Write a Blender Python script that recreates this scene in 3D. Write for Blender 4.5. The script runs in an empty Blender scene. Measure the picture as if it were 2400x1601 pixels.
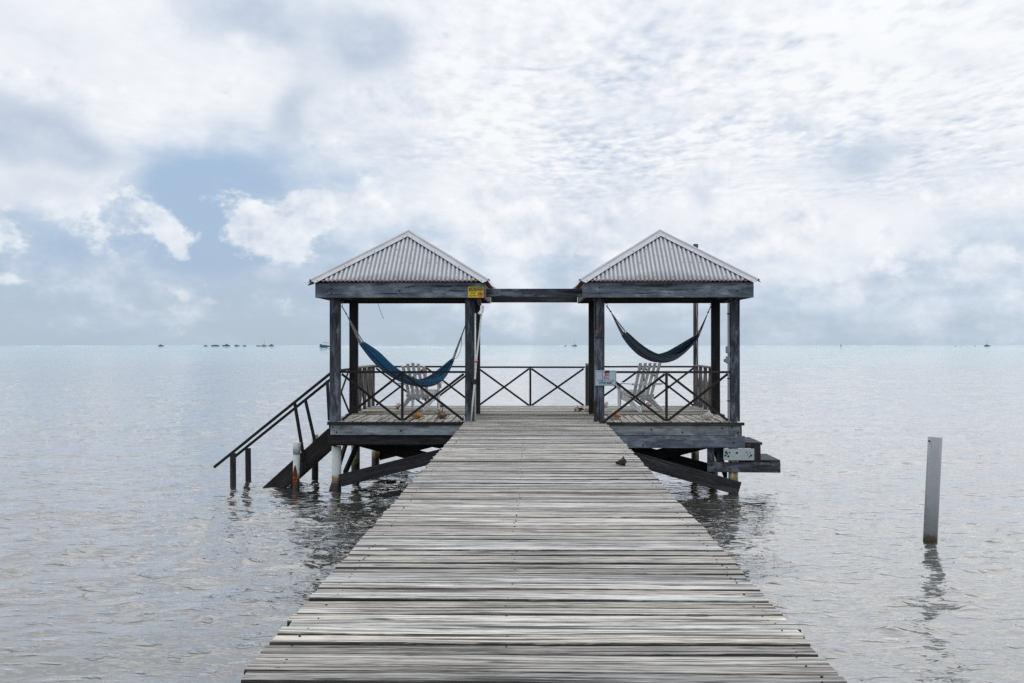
import bpy, math, random
import numpy as np
from mathutils import Matrix, Vector
random.seed(7)
R = math.radians
PI = math.pi
scene = bpy.context.scene
COL = scene.collection

# ------------------------------------------------------------------ camera
# world: pier axis = +Y, pier centre X = 0, deck top Z = 0, water Z = -1.28
cam_d = bpy.data.cameras.new('camera')
cam_d.lens = 40.0
cam_d.sensor_width = 36.0
cam_d.clip_start = 0.05
cam_d.clip_end = 90000
cam = bpy.data.objects.new('camera', cam_d)
cam.location = (-0.04, 0, 1.36)
cam.rotation_euler = (PI / 2 + 0.0028, 0, 0.0189)
COL.objects.link(cam)
scene.camera = cam
scene.view_settings.view_transform = 'Standard'
scene.view_settings.look = 'None'
scene.view_settings.exposure = 0.08
scene.view_settings.gamma = 1.0
scene.view_settings.use_curve_mapping = False
scene.cycles.use_denoising = False

SUN_EL, SUN_AZ = R(60), R(24)      # azimuth measured from +Y towards +X


# ------------------------------------------------------------------ node helper
class NT:
    def __init__(s, tree):
        s.t = tree
        s.t.nodes.clear()

    def new(s, typ, **kw):
        n = s.t.nodes.new(typ)
        for k, v in kw.items():
            setattr(n, k, v)
        return n

    def put(s, sock, v):
        if v is None:
            return
        if isinstance(v, bpy.types.NodeSocket):
            s.t.links.new(v, sock)
        else:
            if isinstance(v, (tuple, list)) and len(v) == 3 and sock.type == 'RGBA':
                v = (*v, 1)
            sock.default_value = v

    def m(s, op, a, b=None, c=None, clamp=False):
        n = s.new('ShaderNodeMath', operation=op)
        n.use_clamp = clamp
        s.put(n.inputs[0], a)
        s.put(n.inputs[1], b)
        s.put(n.inputs[2], c)
        return n.outputs[0]

    def add(s, a, b): return s.m('ADD', a, b)
    def sub(s, a, b): return s.m('SUBTRACT', a, b)
    def mul(s, a, b): return s.m('MULTIPLY', a, b)

    def smooth(s, x, lo, hi, a=0.0, b=1.0):
        n = s.new('ShaderNodeMapRange', interpolation_type='SMOOTHSTEP')
        s.put(n.inputs['Value'], x)
        n.inputs['From Min'].default_value = lo
        n.inputs['From Max'].default_value = hi
        s.put(n.inputs['To Min'], a)
        s.put(n.inputs['To Max'], b)
        return n.outputs['Result']

    def lin(s, x, lo, hi, a=0.0, b=1.0):
        n = s.new('ShaderNodeMapRange')
        s.put(n.inputs['Value'], x)
        n.inputs['From Min'].default_value = lo
        n.inputs['From Max'].default_value = hi
        s.put(n.inputs['To Min'], a)
        s.put(n.inputs['To Max'], b)
        return n.outputs['Result']

    def mix(s, f, a, b, blend='MIX'):
        n = s.new('ShaderNodeMix', data_type='RGBA', blend_type=blend)
        s.put(n.inputs[0], f)
        s.put(n.inputs[6], a)
        s.put(n.inputs[7], b)
        return n.outputs[2]

    def xyz(s, x, y, z=0.0):
        n = s.new('ShaderNodeCombineXYZ')
        s.put(n.inputs[0], x)
        s.put(n.inputs[1], y)
        s.put(n.inputs[2], z)
        return n.outputs[0]

    def sep(s, v):
        n = s.new('ShaderNodeSeparateXYZ')
        s.put(n.inputs[0], v)
        return n.outputs

    def noise(s, v, scale=1.0, detail=4.0, rough=0.55, dist=0.0, out='Fac', lac=2.0):
        n = s.new('ShaderNodeTexNoise')
        s.put(n.inputs['Vector'], v)
        s.put(n.inputs['Scale'], scale)
        n.inputs['Detail'].default_value = detail
        n.inputs['Roughness'].default_value = rough
        n.inputs['Distortion'].default_value = dist
        n.inputs['Lacunarity'].default_value = lac
        return n.outputs[out]

    def vm(s, op, a, b=None, scale=None):
        n = s.new('ShaderNodeVectorMath', operation=op)
        s.put(n.inputs[0], a)
        s.put(n.inputs[1], b)
        if scale is not None:
            s.put(n.inputs['Scale'], scale)
        return n.outputs[0]

    def ramp(s, f, stops, interp='LINEAR'):
        n = s.new('ShaderNodeValToRGB')
        cr = n.color_ramp
        cr.interpolation = interp
        while len(cr.elements) < len(stops):
            cr.elements.new(0.5)
        for e, (p, c) in zip(cr.elements, stops):
            e.position = p
            e.color = (*c, 1)
        s.put(n.inputs[0], f)
        return n.outputs[0]

    def bump(s, h, strength=0.3, dist=0.01, normal=None):
        n = s.new('ShaderNodeBump')
        n.inputs['Strength'].default_value = strength
        n.inputs['Distance'].default_value = dist
        s.put(n.inputs['Height'], h)
        if normal is not None:
            s.put(n.inputs['Normal'], normal)
        return n.outputs[0]


# ------------------------------------------------------------------ world: broken cloud over a hazy blue sky
world = bpy.data.worlds.new('World')
scene.world = world
world.use_nodes = True


def build_world():
    N = NT(world.node_tree)
    out = N.new('ShaderNodeOutputWorld')
    bg = N.new('ShaderNodeBackground')
    N.t.links.new(bg.outputs[0], out.inputs[0])
    STR = 0.1
    bg.inputs['Strength'].default_value = STR
    sky = N.new('ShaderNodeTexSky', sky_type='NISHITA')
    sky.sun_disc = False
    sky.sun_elevation = SUN_EL
    sky.sun_rotation = SUN_AZ
    sky.air_density = 1.0
    sky.dust_density = 2.0
    sky.ozone_density = 1.5
    tc = N.new('ShaderNodeTexCoord')
    d = N.vm('NORMALIZE', tc.outputs['Generated'])
    dx, dy, dz = N.sep(d)
    az = N.m('ARCTAN2', dx, dy)
    el = N.m('ARCSINE', dz)

    def billow(v, scale, detail=3.0, rough=.55):
        n = N.new('ShaderNodeTexVoronoi', feature='F1', voronoi_dimensions='2D')
        n.normalize = True
        N.put(n.inputs['Vector'], v)
        n.inputs['Scale'].default_value = scale
        n.inputs['Detail'].default_value = detail
        n.inputs['Roughness'].default_value = rough
        n.inputs['Lacunarity'].default_value = 2.1
        return N.sub(1.0, n.outputs['Distance'])

    def n2(v, scale, detail, rough=.55, out='Fac'):
        n = N.new('ShaderNodeTexNoise', noise_dimensions='2D')
        N.put(n.inputs['Vector'], v)
        n.inputs['Scale'].default_value = scale
        n.inputs['Detail'].default_value = detail
        n.inputs['Roughness'].default_value = rough
        return n.outputs[out]

    # gentle wandering of the big outlines
    base = N.xyz(az, N.mul(el, 1.6))
    wx, wy, wz = N.sep(n2(base, 7.0, 2.0, 0.5, out='Color'))
    wa = N.add(az, N.mul(N.sub(wx, 0.5), 0.09))
    we = N.add(el, N.mul(N.sub(wy, 0.5), 0.05))
    fine_c = N.sub(n2(base, 16.0, 7.0, 0.62), 0.5)
    bigc = N.sub(n2(base, 4.5, 4.0, 0.55), 0.5)
    v0 = N.xyz(az, N.mul(el, 1.25))
    b0 = billow(v0, 17.0, 4.0, .58)
    b1 = billow(N.xyz(N.add(az, .004), N.mul(N.add(el, .010), 1.25)), 17.0, 3.0, .58)
    cum0 = N.add(N.mul(b0, .75), N.mul(fine_c, .55))
    lit = N.sub(b0, b1)

    def blob(x, y, sx, sy, k=1.0):
        """soft patch of sky at an azimuth / elevation (given in 1/2612 rad steps)"""
        a0, e0 = (x - 1225) / 2612, (791 - y) / 2612
        a = N.mul(N.sub(wa, a0), 2612 / sx)
        e = N.mul(N.sub(we, e0), 2612 / sy)
        r = N.add(N.mul(a, a), N.mul(e, e))
        return N.mul(N.m('EXPONENT', N.mul(r, -1.0)), k)

    def total(lst):
        t = blob(*lst[0])
        for b in lst[1:]:
            t = N.add(t, blob(*b))
        return t

    S = 1.0 / STR
    # 0: hazy blue distance
    hz = N.smooth(el, 0.0, 0.16)
    blue = N.ramp(hz, [(0.0, (0.46, 0.57, 0.69)), (0.15, (0.425, 0.54, 0.685)), (0.4, (0.37, 0.50, 0.68)), (1.0, (0.36, 0.495, 0.68))])
    blue = N.vm('SCALE', blue, scale=S)
    blue = N.mix(0.85, sky.outputs[0], blue)
    # thin mist over the blue, thicker to the right
    mist = N.add(N.add(N.mul(N.smooth(az, -.22, .25), .28), N.mul(bigc, 1.1)), N.add(.20, N.mul(fine_c, .9)))
    strat = n2(N.xyz(N.mul(az, 1.0), N.mul(el, 5.0)), 9.0, 5.0, .58)
    mist = N.add(mist, N.mul(N.sub(strat, .5), 1.3))
    mist = N.sub(mist, total([(510, 440, 250, 120, .8), (450, 610, 360, 70, .6)]))
    mist = N.mul(N.smooth(mist, 0.0, .9), N.smooth(el, .0, .05, .35, 1.0))
    blue = N.mix(N.mul(mist, .75), blue, tuple(c * S for c in (.56, .67, .82)))
    # 1: high milky veil with ripples
    k = N.m('DIVIDE', 1.0, N.m('MAXIMUM', dz, 0.03))
    px, py = N.mul(dx, k), N.mul(dy, k)
    rp = n2(N.xyz(N.mul(px, 1.9), N.add(py, N.mul(px, 0.05))), 4.6, 2.5, 0.5)
    rpf = n2(N.xyz(N.mul(px, 2.2), N.sub(py, N.mul(px, .06))), 9.5, 2.0, 0.5)
    rp2 = n2(N.xyz(px, py), 1.0, 2.0, 0.5)
    ripm = N.mul(N.smooth(el, 0.095, 0.17), N.smooth(az, -0.20, 0.04, .15, 1.0))
    ripm = N.mul(ripm, N.lin(rp2, 0.32, 0.6, 0.45, 1.0))
    rip = N.mul(N.add(N.mul(N.sub(rp, 0.5), .75), N.mul(N.sub(rpf, .5), .42)), ripm)
    gaps = total([(510, 430, 270, 120, 1.08), (470, 590, 430, 85, 1.0), (1160, 610, 300, 60, .45), (1960, 395, 100, 70, .32),
                  (1850, 625, 330, 60, .35), (850, 420, 70, 50, .35), (2260, 560, 170, 60, .3), (1050, 104, 26, 7, .6), (1255, 148, 50, 6, .4)])
    veil = N.add(N.add(N.sub(N.add(0.98, N.mul(bigc, .9)), gaps), N.mul(fine_c, .6)), N.mul(rip, .35))
    veil_c = N.smooth(veil, -0.08, 0.95)
    veil_c = N.mul(veil_c, N.smooth(N.add(el, N.add(N.mul(N.add(bigc, fine_c), .11), N.smooth(az, -.12, .12, 0.0, .030))), 0.020, 0.125))
    glow = total([(1650, 170, 800, 210, .09), (300, 60, 330, 110, .04), (900, 250, 130, 60, .05)])
    vb = N.add(N.add(0.80, glow), N.add(N.mul(bigc, .38), N.add(N.mul(fine_c, .28), N.mul(rip, .85))))
    vb = N.m('MINIMUM', N.m('MAXIMUM', vb, 0.4), 0.93)
    pal = [(0.40, (0.40, 0.48, 0.60)), (0.62, (0.585, 0.655, 0.755)), (0.80, (0.785, 0.82, 0.87)), (0.96, (0.91, 0.925, 0.945))]
    veil_col = N.vm('SCALE', N.ramp(vb, pal), scale=S)
    c = N.mix(veil_c, blue, veil_col)
    # 2: soft blue-grey masses hanging in front of the veil
    grey = total([(560, 95, 130, 75, .6), (840, 140, 140, 85, .6), (140, 365, 150, 80, .6),
                  (620, 640, 260, 26, .6), (1990, 375, 90, 65, .55), (2130, 190, 110, 40, .38), (1370, 390, 60, 50, .35), (90, 130, 200, 60, .3),
                  (1590, 460, 50, 60, .5), (1150, 420, 100, 30, .3)])
    gd = N.add(N.add(grey, N.mul(N.sub(b0, .62), .75)), N.mul(fine_c, .9))
    grey_c = N.mul(N.smooth(gd, 0.10, 0.95), N.smooth(el, .035, .07))
    gcol = N.vm('SCALE', N.mix(N.add(.45, N.mul(fine_c, 1.8)), (0.46, 0.55, 0.69), (0.66, 0.72, 0.80)), scale=S)
    c = N.mix(N.mul(grey_c, .85), c, gcol)
    # 3: cumulus heads, crisp on top, lit from above and behind
    heads = total([(650, 548, 95, 55, 1.05), (490, 375, 130, 50, -.45), (765, 480, 62, 28, .85), (405, 555, 45, 50, .75), (270, 465, 80, 60, .65), (60, 545, 130, 45, .55),
                   (920, 255, 120, 70, .7), (60, 260, 150, 60, .6), (1310, 540, 110, 55, .8), (1110, 470, 150, 60, .5), (1600, 560, 190, 50, .55),
                   (300, 672, 120, 12, .28), (470, 684, 80, 10, .28), (1780, 545, 110, 45, .65), (1540, 420, 200, 60, .45), (2200, 450, 160, 60, .5), (1930, 320, 120, 40, .35), (2150, 620, 220, 30, .4), (1950, 690, 260, 16, .35), (1180, 560, 120, 40, .35), (60, 650, 160, 18, .3)])
    hd = N.add(heads, N.add(N.mul(N.sub(cum0, .45), 1.7), N.mul(fine_c, .6)))
    head_c = N.mul(N.smooth(hd, 0.28, 0.60), N.smooth(el, .022, .05, .25, 1))
    hb = N.add(N.add(.80, N.mul(lit, .95)), N.add(N.mul(N.sub(cum0, .45), -.15), N.add(N.mul(bigc, .3), N.mul(fine_c, .18))))
    hb = N.m('MINIMUM', N.m('MAXIMUM', hb, 0.5), 0.95)
    hcol = N.vm('SCALE', N.ramp(hb, pal), scale=S)
    dist = N.smooth(el, .02, .14, .5, .9)
    c = N.mix(N.mul(head_c, dist), c, hcol)
    # two darker cloud masses nearest to the viewer
    front = total([(565, 85, 125, 75, 1.2), (845, 130, 125, 85, 1.2), (668, 262, 60, 70, 1.0), (160, 375, 150, 65, 1.25), (60, 310, 110, 60, .8),
                   (885, 325, 55, 50, .6), (1990, 378, 70, 55, .6), (1590, 465, 45, 55, .55), (590, 640, 240, 22, .6), (120, 480, 190, 40, .55), (270, 600, 200, 36, .45), (1180, 600, 200, 35, .25), (1950, 480, 140, 25, .3)])
    fd = N.add(N.add(front, N.mul(N.sub(b0, .62), .55)), N.mul(fine_c, 1.1))
    fc = N.smooth(fd, 0.15, 1.15)
    fcol = N.vm('SCALE', N.mix(N.add(.4, N.mul(fine_c, 2.0)), (0.43, 0.515, 0.65), (0.61, 0.68, 0.78)), scale=S)
    c = N.mix(N.mul(fc, .88), c, fcol)
    # an overcast dome grows brighter towards the zenith
    c = N.vm('SCALE', c, scale=N.smooth(el, 0.22, 0.9, 1.0, 1.7))
    N.put(bg.inputs['Color'], c)

build_world()

sun_d = bpy.data.lights.new('sun', 'SUN')
sun_d.energy = 0.9
sun_d.angle = R(85)
sun_d.color = (1.0, 0.96, 0.9)
sun = bpy.data.objects.new('sun', sun_d)
COL.objects.link(sun)
sdir = Vector((math.sin(SUN_AZ) * math.cos(SUN_EL), math.cos(SUN_AZ) * math.cos(SUN_EL), math.sin(SUN_EL)))
sun.rotation_euler = sdir.to_track_quat('Z', 'Y').to_euler()
sun.location = (6, 10, 30)

# ------------------------------------------------------------------ object helpers
WORLD = {}


def set_tag(o, label=None, cat=None, group=None, kind=None):
    if label: o['label'] = label
    if cat: o['category'] = cat
    if group: o['group'] = group
    if kind: o['kind'] = kind
    return o


def place(o, parent, M):
    WORLD[o.name] = M
    if parent is not None:
        o.parent = parent
        o.matrix_basis = WORLD[parent.name].inverted() @ M
    else:
        o.matrix_basis = M


def thing(name, loc, label, cat, group=None, rz=0.0):
    o = bpy.data.objects.new(name, None)
    o.empty_display_size = 0.2
    COL.objects.link(o)
    place(o, None, Matrix.Translation(loc) @ Matrix.Rotation(rz, 4, 'Z'))
    return set_tag(o, label, cat, group)


def obj(name, me, mat, parent=None, M=None, kind=None):
    o = bpy.data.objects.new(name, me)
    COL.objects.link(o)
    if mat is not None and len(me.materials) == 0:
        me.materials.append(mat)
    place(o, parent, M if M is not None else (WORLD[parent.name] if parent else Matrix.Identity(4)))
    if kind: o['kind'] = kind
    return o


def copy_tree(o, parent=None, M=None):
    c = o.copy()
    COL.objects.link(c)
    Mo = WORLD[o.name]
    Mn = M if M is not None else Mo
    WORLD[c.name] = Mn
    c.parent = parent
    c.matrix_basis = (WORLD[parent.name].inverted() @ Mn) if parent else Mn
    for ch in list(o.children):
        copy_tree(ch, c, Mn @ Mo.inverted() @ WORLD[ch.name])
    return c


def mesh(name, v, f, smooth=False, mats=None):
    me = bpy.data.meshes.new(name)
    me.from_pydata([tuple(p) for p in v], [], f)
    if smooth:
        me.polygons.foreach_set('use_smooth', [True] * len(me.polygons))
    me.update()
    return me


class MB:
    """collects primitives that become ONE mesh"""
    def __init__(s):
        s.v, s.f = [], []

    def add(s, v, f):
        b = len(s.v)
        s.v += [Vector(p) for p in v]
        s.f += [tuple(i + b for i in q) for q in f]

    def box(s, lo, hi, M=None):
        v = [Vector((x, y, z)) for x in (lo[0], hi[0]) for y in (lo[1], hi[1]) for z in (lo[2], hi[2])]
        if M is not None: v = [M @ p for p in v]
        s.add(v, [(0, 1, 3, 2), (4, 6, 7, 5), (0, 4, 5, 1), (2, 3, 7, 6), (0, 2, 6, 4), (1, 5, 7, 3)])

    def tube(s, pts, r, n=8, caps=True):
        pts = [Vector(p) for p in pts]
        rs = r if isinstance(r, (list, tuple)) else [r] * len(pts)
        rings = []
        prev = None
        for i, p in enumerate(pts):
            a = pts[max(i - 1, 0)]
            b = pts[min(i + 1, len(pts) - 1)]
            t = (b - a).normalized()
            if prev is None:
                up = Vector((0, 0, 1)) if abs(t.z) < 0.9 else Vector((1, 0, 0))
                x = t.cross(up).normalized()
            else:
                x = (prev - t * prev.dot(t)).normalized()
            prev = x
            y = t.cross(x)
            rings.append([p + (x * math.cos(2 * PI * k / n) + y * math.sin(2 * PI * k / n)) * rs[i] for k in range(n)])
        v = [q for ring in rings for q in ring]
        f = []
        for i in range(len(pts) - 1):
            for k in range(n):
                f.append((i * n + k, i * n + (k + 1) % n, (i + 1) * n + (k + 1) % n, (i + 1) * n + k))
        if caps:
            f.append(tuple(range(n - 1, -1, -1)))
            f.append(tuple((len(pts) - 1) * n + k for k in range(n)))
        s.add(v, f)

    def bar(s, p, q, w, t, up=(0, 0, 1)):
        M, L = bar_matrix(p, q, up)
        v, f = bar_geo(L, w, t, min(w, t) * 0.12)
        s.add([M @ Vector(c) for c in v], f)

    def sphere(s, c, r, n=8, m=6):
        c = Vector(c)
        rr = r if isinstance(r, (tuple, list)) else (r, r, r)
        v = [c + Vector((0, 0, -rr[2]))]
        for i in range(1, m):
            ph = -PI / 2 + PI * i / m
            for k in range(n):
                th = 2 * PI * k / n
                v.append(c + Vector((rr[0] * math.cos(ph) * math.cos(th), rr[1] * math.cos(ph) * math.sin(th), rr[2] * math.sin(ph))))
        v.append(c + Vector((0, 0, rr[2])))
        f = []
        for k in range(n):
            f.append((0, 1 + (k + 1) % n, 1 + k))
            f.append((len(v) - 1, 1 + (m - 2) * n + k, 1 + (m - 2) * n + (k + 1) % n))
        for i in range(m - 2):
            for k in range(n):
                a = 1 + i * n
                f.append((a + k, a + (k + 1) % n, a + n + (k + 1) % n, a + n + k))
        s.add(v, f)

    def mesh(s, name, smooth=False):
        return mesh(name, s.v, s.f, smooth)


def bar_matrix(p, q, up=(0, 0, 1)):
    p, q, up = Vector(p), Vector(q), Vector(up)
    x = (q - p)
    L = x.length
    x.normalize()
    if abs(x.dot(up)) > 0.98:
        up = Vector((0, -1, 0))
    z = (up - x * up.dot(x)).normalized()
    y = z.cross(x)
    M = Matrix((x, y, z)).transposed().to_4x4()
    M.translation = p
    return M, L


def bar_geo(L, w, t, c, segs=1, jit=0.0, rng=None):
    w2, t2 = w / 2, t / 2
    prof = [(-w2 + c, -t2), (w2 - c, -t2), (w2, -t2 + c), (w2, t2 - c), (w2 - c, t2), (-w2 + c, t2), (-w2, t2 - c), (-w2, -t2 + c)]
    v, f = [], []
    n = 8
    for i in range(segs + 1):
        oy = rng.uniform(-jit, jit) if rng else 0
        oz = rng.uniform(-jit, jit) * 0.6 if rng else 0
        for (y, z) in prof:
            e1 = rng.uniform(-jit, jit) * 0.5 if rng else 0
            e2 = rng.uniform(-jit, jit) * 0.5 if rng else 0
            v.append((L * i / segs, y + oy + e1, z + oz + e2))
    for i in range(segs):
        for k in range(n):
            f.append((i * n + k, (i + 1) * n + k, (i + 1) * n + (k + 1) % n, i * n + (k + 1) % n))
    f.append(tuple(range(n)))
    f.append(tuple(segs * n + k for k in range(n - 1, -1, -1)))
    return v, f


BR = random.Random(11)


def board(name, parent, p, q, w, t, mat, up=(0, 0, 1), c=None, label=None, segs=None, jit=0.0015):
    """a piece of timber: its length is local X"""
    M, L = bar_matrix(p, q, up)
    if segs is None:
        segs = max(1, min(6, int(L / 0.5)))
    v, f = bar_geo(L, w, t, min(w, t) * 0.1 if c is None else c, segs, jit, BR)
    o = obj(name, mesh(name, v, f), mat, parent, M)
    if label: o['label'] = label
    return o


def pole(name, parent, p, q, r, mat, n=20):
    M, L = bar_matrix(p, q)
    m = MB()
    rs = r if isinstance(r, (list, tuple)) else [r, r]
    m.tube([(L * i / (len(rs) - 1), 0, 0) for i in range(len(rs))], rs, n)
    return obj(name, m.mesh(name, False), mat, parent, M)


def smooth_sides(o, ang=40):
    me = o.data
    me.polygons.foreach_set('use_smooth', [len(p.vertices) == 4 for p in me.polygons])
    return o


# ------------------------------------------------------------------ materials
def material(name):
    m = bpy.data.materials.new(name)
    m.use_nodes = True
    N = NT(m.node_tree)
    out = N.new('ShaderNodeOutputMaterial')
    b = N.new('ShaderNodeBsdfPrincipled')
    N.t.links.new(b.outputs[0], out.inputs[0])
    return m, N, b


def plain(name, col, rough=0.6, metal=0.0, var=0.15, scale=20.0, bump=0.0):
    m, N, b = material(name)
    tc = N.new('ShaderNodeTexCoord').outputs['Object']
    n = N.noise(tc, scale, 5, 0.6)
    c = N.mix(N.lin(n, 0.3, 0.7), tuple(x * (1 - var) for x in col), tuple(min(1, x * (1 + var)) for x in col))
    N.put(b.inputs['Base Color'], c)
    b.inputs['Roughness'].default_value = rough
    b.inputs['Metallic'].default_value = metal
    if bump:
        N.put(b.inputs['Normal'], N.bump(n, bump, 0.01))
    return m


def wood(name, dark, mid, light, streak=34.0, var=0.5, crack=0.7, knots=0.0, tint=0.15, stain=0.0, rough=0.85, bump=0.5, p_dark=0.34, p_mid=0.52, p_light=0.68, edge=0.0, scuff=0.0, lines=0.0):
    """weathered timber, grain along local X; every object gets its own tone and pattern"""
    m, N, b = material(name)
    tc = N.new('ShaderNodeTexCoord').outputs['Object']
    oi = N.new('ShaderNodeObjectInfo')
    rnd = oi.outputs['Random']
    x, y, z = N.sep(tc)
    rx = N.mul(rnd, 37.0)
    rx2 = N.m('FRACT', N.mul(rnd, 17.31))
    rx3 = N.m('FRACT', N.mul(rnd, 71.77))
    X = N.add(x, rx)
    # wandering grain
    wob = N.noise(N.xyz(N.mul(X, 1.5), N.mul(y, 4.0), N.mul(z, 4.0)), 1.0, 3, 0.5)
    yy = N.add(y, N.mul(N.sub(wob, 0.5), 0.05))
    g1 = N.noise(N.xyz(N.mul(X, 2.6), N.mul(yy, streak), N.mul(z, streak)), 1.0, 6, 0.72)
    g2 = N.noise(N.xyz(N.mul(X, 9.0), N.mul(yy, streak * 4.0), N.mul(z, streak * 4.5)), 1.0, 3, 0.6)
    g3 = N.noise(N.xyz(N.mul(X, 1.6), N.mul(y, 9.0), N.add(N.mul(z, 9.0), 3.0)), 1.0, 4, 0.55)
    f = N.add(N.add(N.mul(g1, 0.56), N.mul(g2, 0.22)), N.mul(g3, 0.22))
    f = N.add(f, N.mul(N.sub(rx2, 0.5), 0.13 * var * 2))
    col = N.ramp(f, [(p_dark, dark), (p_mid, mid), (p_light, light)])
    if lines:
        ln = N.m('ABSOLUTE', N.sub(N.noise(N.xyz(N.mul(X, 0.9), N.mul(yy, streak * .8), 4.0), 1.0, 4, 0.6), .5))
        ln2 = N.m('ABSOLUTE', N.sub(N.noise(N.xyz(N.mul(X, 1.4), N.mul(yy, streak * 1.3), 8.0), 1.0, 2, 0.6), .47))
        seg = N.smooth(N.noise(N.xyz(N.mul(X, 2.5), N.mul(y, 14.0), 1.0), 1.0, 3, 0.6), .40, .58)
        col = N.mix(N.mul(N.mul(N.smooth(ln, .020, .004), seg), lines), col, dark)
        col = N.mix(N.mul(N.mul(N.smooth(ln2, .016, .003), N.sub(1.0, seg)), lines), col, dark)
    # hue drift from board to board
    warm = N.mix(rx3, (1.0 + tint, 1.0, 1.0 - tint), (1.0 - tint * .55, 1.0 - tint * .2, 1.0 + tint * .7))
    col = N.mix(1.0, col, warm, 'MULTIPLY')
    val = N.lin(N.m('FRACT', N.mul(rnd, 5.17)), 0, 1, 1.0 - var * 0.55, 1.0 + var * 0.35)
    col = N.vm('SCALE', col, scale=val)
    # open checks and cracks
    cn = N.noise(N.xyz(N.mul(X, 0.9), N.mul(yy, streak * 1.6), N.add(N.mul(z, streak * 1.7), 9.0)), 1.0, 2, 0.4)
    ck = N.smooth(cn, crack - 0.035, crack + 0.03)
    col = N.mix(N.mul(ck, 0.85), col, tuple(c * 0.25 for c in dark))
    h = N.sub(N.add(N.mul(g1, 0.6), N.mul(g2, 0.25)), N.mul(ck, 0.8))
    if knots:
        vo = N.new('ShaderNodeTexVoronoi', feature='F1')
        N.put(vo.inputs['Vector'], N.xyz(N.mul(X, 2.0), N.mul(N.add(y, N.mul(rx2, 3.0)), 9.0), 0.0))
        vo.inputs['Scale'].default_value = 1.0
        vo.inputs['Randomness'].default_value = 1.0
        kr = N.add(vo.outputs['Distance'], N.mul(N.sub(g2, 0.5), 0.08))
        kk = N.smooth(kr, 0.19, 0.08)
        col = N.mix(N.mul(kk, knots), col, tuple(c * 0.7 + .01 for c in dark))
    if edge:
        # grime and painted gap shade darken the plank edges
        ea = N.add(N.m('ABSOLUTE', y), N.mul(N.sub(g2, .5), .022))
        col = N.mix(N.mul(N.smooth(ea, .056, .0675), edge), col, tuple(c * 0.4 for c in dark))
    if scuff:
        sc = N.noise(N.xyz(N.mul(X, 3.2), N.mul(y, 11.0), N.mul(z, 11.0)), 1.0, 6, 0.68)
        sc2 = N.noise(N.xyz(N.mul(X, 1.1), N.mul(y, 4.0), N.add(N.mul(z, 4.0), 5.0)), 1.0, 2, 0.5)
        col = N.mix(N.mul(N.smooth(N.add(N.mul(sc, .6), N.mul(sc2, .4)), .50, .60), scuff), col, tuple(min(.5, c * 1.5) for c in light))
    if stain:
        st = N.noise(N.xyz(N.mul(X, 2.2), N.mul(y, 7.0), N.mul(z, 7.0)), 1.0, 5, 0.6)
        col = N.mix(N.mul(N.smooth(st, 0.5, 0.68), stain), col, tuple(c * 0.6 for c in dark))
    N.put(b.inputs['Base Color'], col)
    b.inputs['Roughness'].default_value = rough
    b.inputs['Specular IOR Level'].default_value = 0.25
    N.put(b.inputs['Normal'], N.bump(h, bump, 0.006))
    return m


def pvc(name, col, rust=0.5, low=-0.95, rough=.5, weed=(0.16, 0.12, 0.035)):
    """plastic pile: pale pipe, rust runs and weed by the waterline (world height)"""
    m, N, b = material(name)
    g = N.new('ShaderNodeNewGeometry').outputs['Position']
    x, y, z = N.sep(g)
    rnd = N.new('ShaderNodeObjectInfo').outputs['Random']
    n = N.noise(g, 9.0, 5, 0.6)
    c = N.mix(N.lin(n, 0.3, 0.7), tuple(v * 0.85 for v in col), col)
    run = N.noise(N.xyz(N.add(N.mul(x, 14.0), N.mul(rnd, 9)), N.mul(y, 14.0), N.mul(z, 1.6)), 1.0, 4, 0.55)
    c = N.mix(N.mul(N.smooth(run, 0.47, 0.58), rust), c, (0.34, 0.15, 0.05))
    c = N.mix(N.mul(N.smooth(run, 0.62, 0.74), rust), c, (0.10, 0.035, 0.015))
    wz = N.add(z, N.mul(N.sub(N.noise(g, 22.0, 4, 0.6), 0.5), 0.16))
    c = N.mix(N.smooth(wz, low, low - 0.10), c, weed)
    c = N.mix(N.smooth(wz, low - 0.10, low - 0.2), c, (0.012, 0.012, 0.010))
    N.put(b.inputs['Base Color'], c)
    b.inputs['Roughness'].default_value = rough
    return m


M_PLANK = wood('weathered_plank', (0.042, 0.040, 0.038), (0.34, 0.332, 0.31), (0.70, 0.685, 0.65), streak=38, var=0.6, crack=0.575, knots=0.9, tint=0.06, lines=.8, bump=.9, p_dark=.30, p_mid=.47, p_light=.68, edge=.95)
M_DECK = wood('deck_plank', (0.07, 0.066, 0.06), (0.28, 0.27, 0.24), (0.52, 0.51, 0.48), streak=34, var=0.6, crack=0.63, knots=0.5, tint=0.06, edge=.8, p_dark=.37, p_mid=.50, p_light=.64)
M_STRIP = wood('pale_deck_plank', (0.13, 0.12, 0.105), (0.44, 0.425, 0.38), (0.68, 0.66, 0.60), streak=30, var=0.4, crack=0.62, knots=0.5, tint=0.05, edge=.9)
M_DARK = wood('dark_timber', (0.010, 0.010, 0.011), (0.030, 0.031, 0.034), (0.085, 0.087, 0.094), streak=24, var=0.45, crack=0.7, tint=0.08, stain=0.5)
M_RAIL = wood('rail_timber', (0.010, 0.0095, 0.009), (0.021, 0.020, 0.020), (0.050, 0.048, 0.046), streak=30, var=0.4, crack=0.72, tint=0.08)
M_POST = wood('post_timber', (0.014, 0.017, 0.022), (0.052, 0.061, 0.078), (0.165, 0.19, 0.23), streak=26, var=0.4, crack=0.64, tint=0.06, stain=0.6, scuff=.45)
M_FASCIA = wood('fascia_timber', (0.045, 0.056, 0.072), (0.115, 0.145, 0.185), (0.25, 0.295, 0.355), streak=20, var=0.25, crack=0.64, tint=0.04, stain=0.5, scuff=.35)
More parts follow.
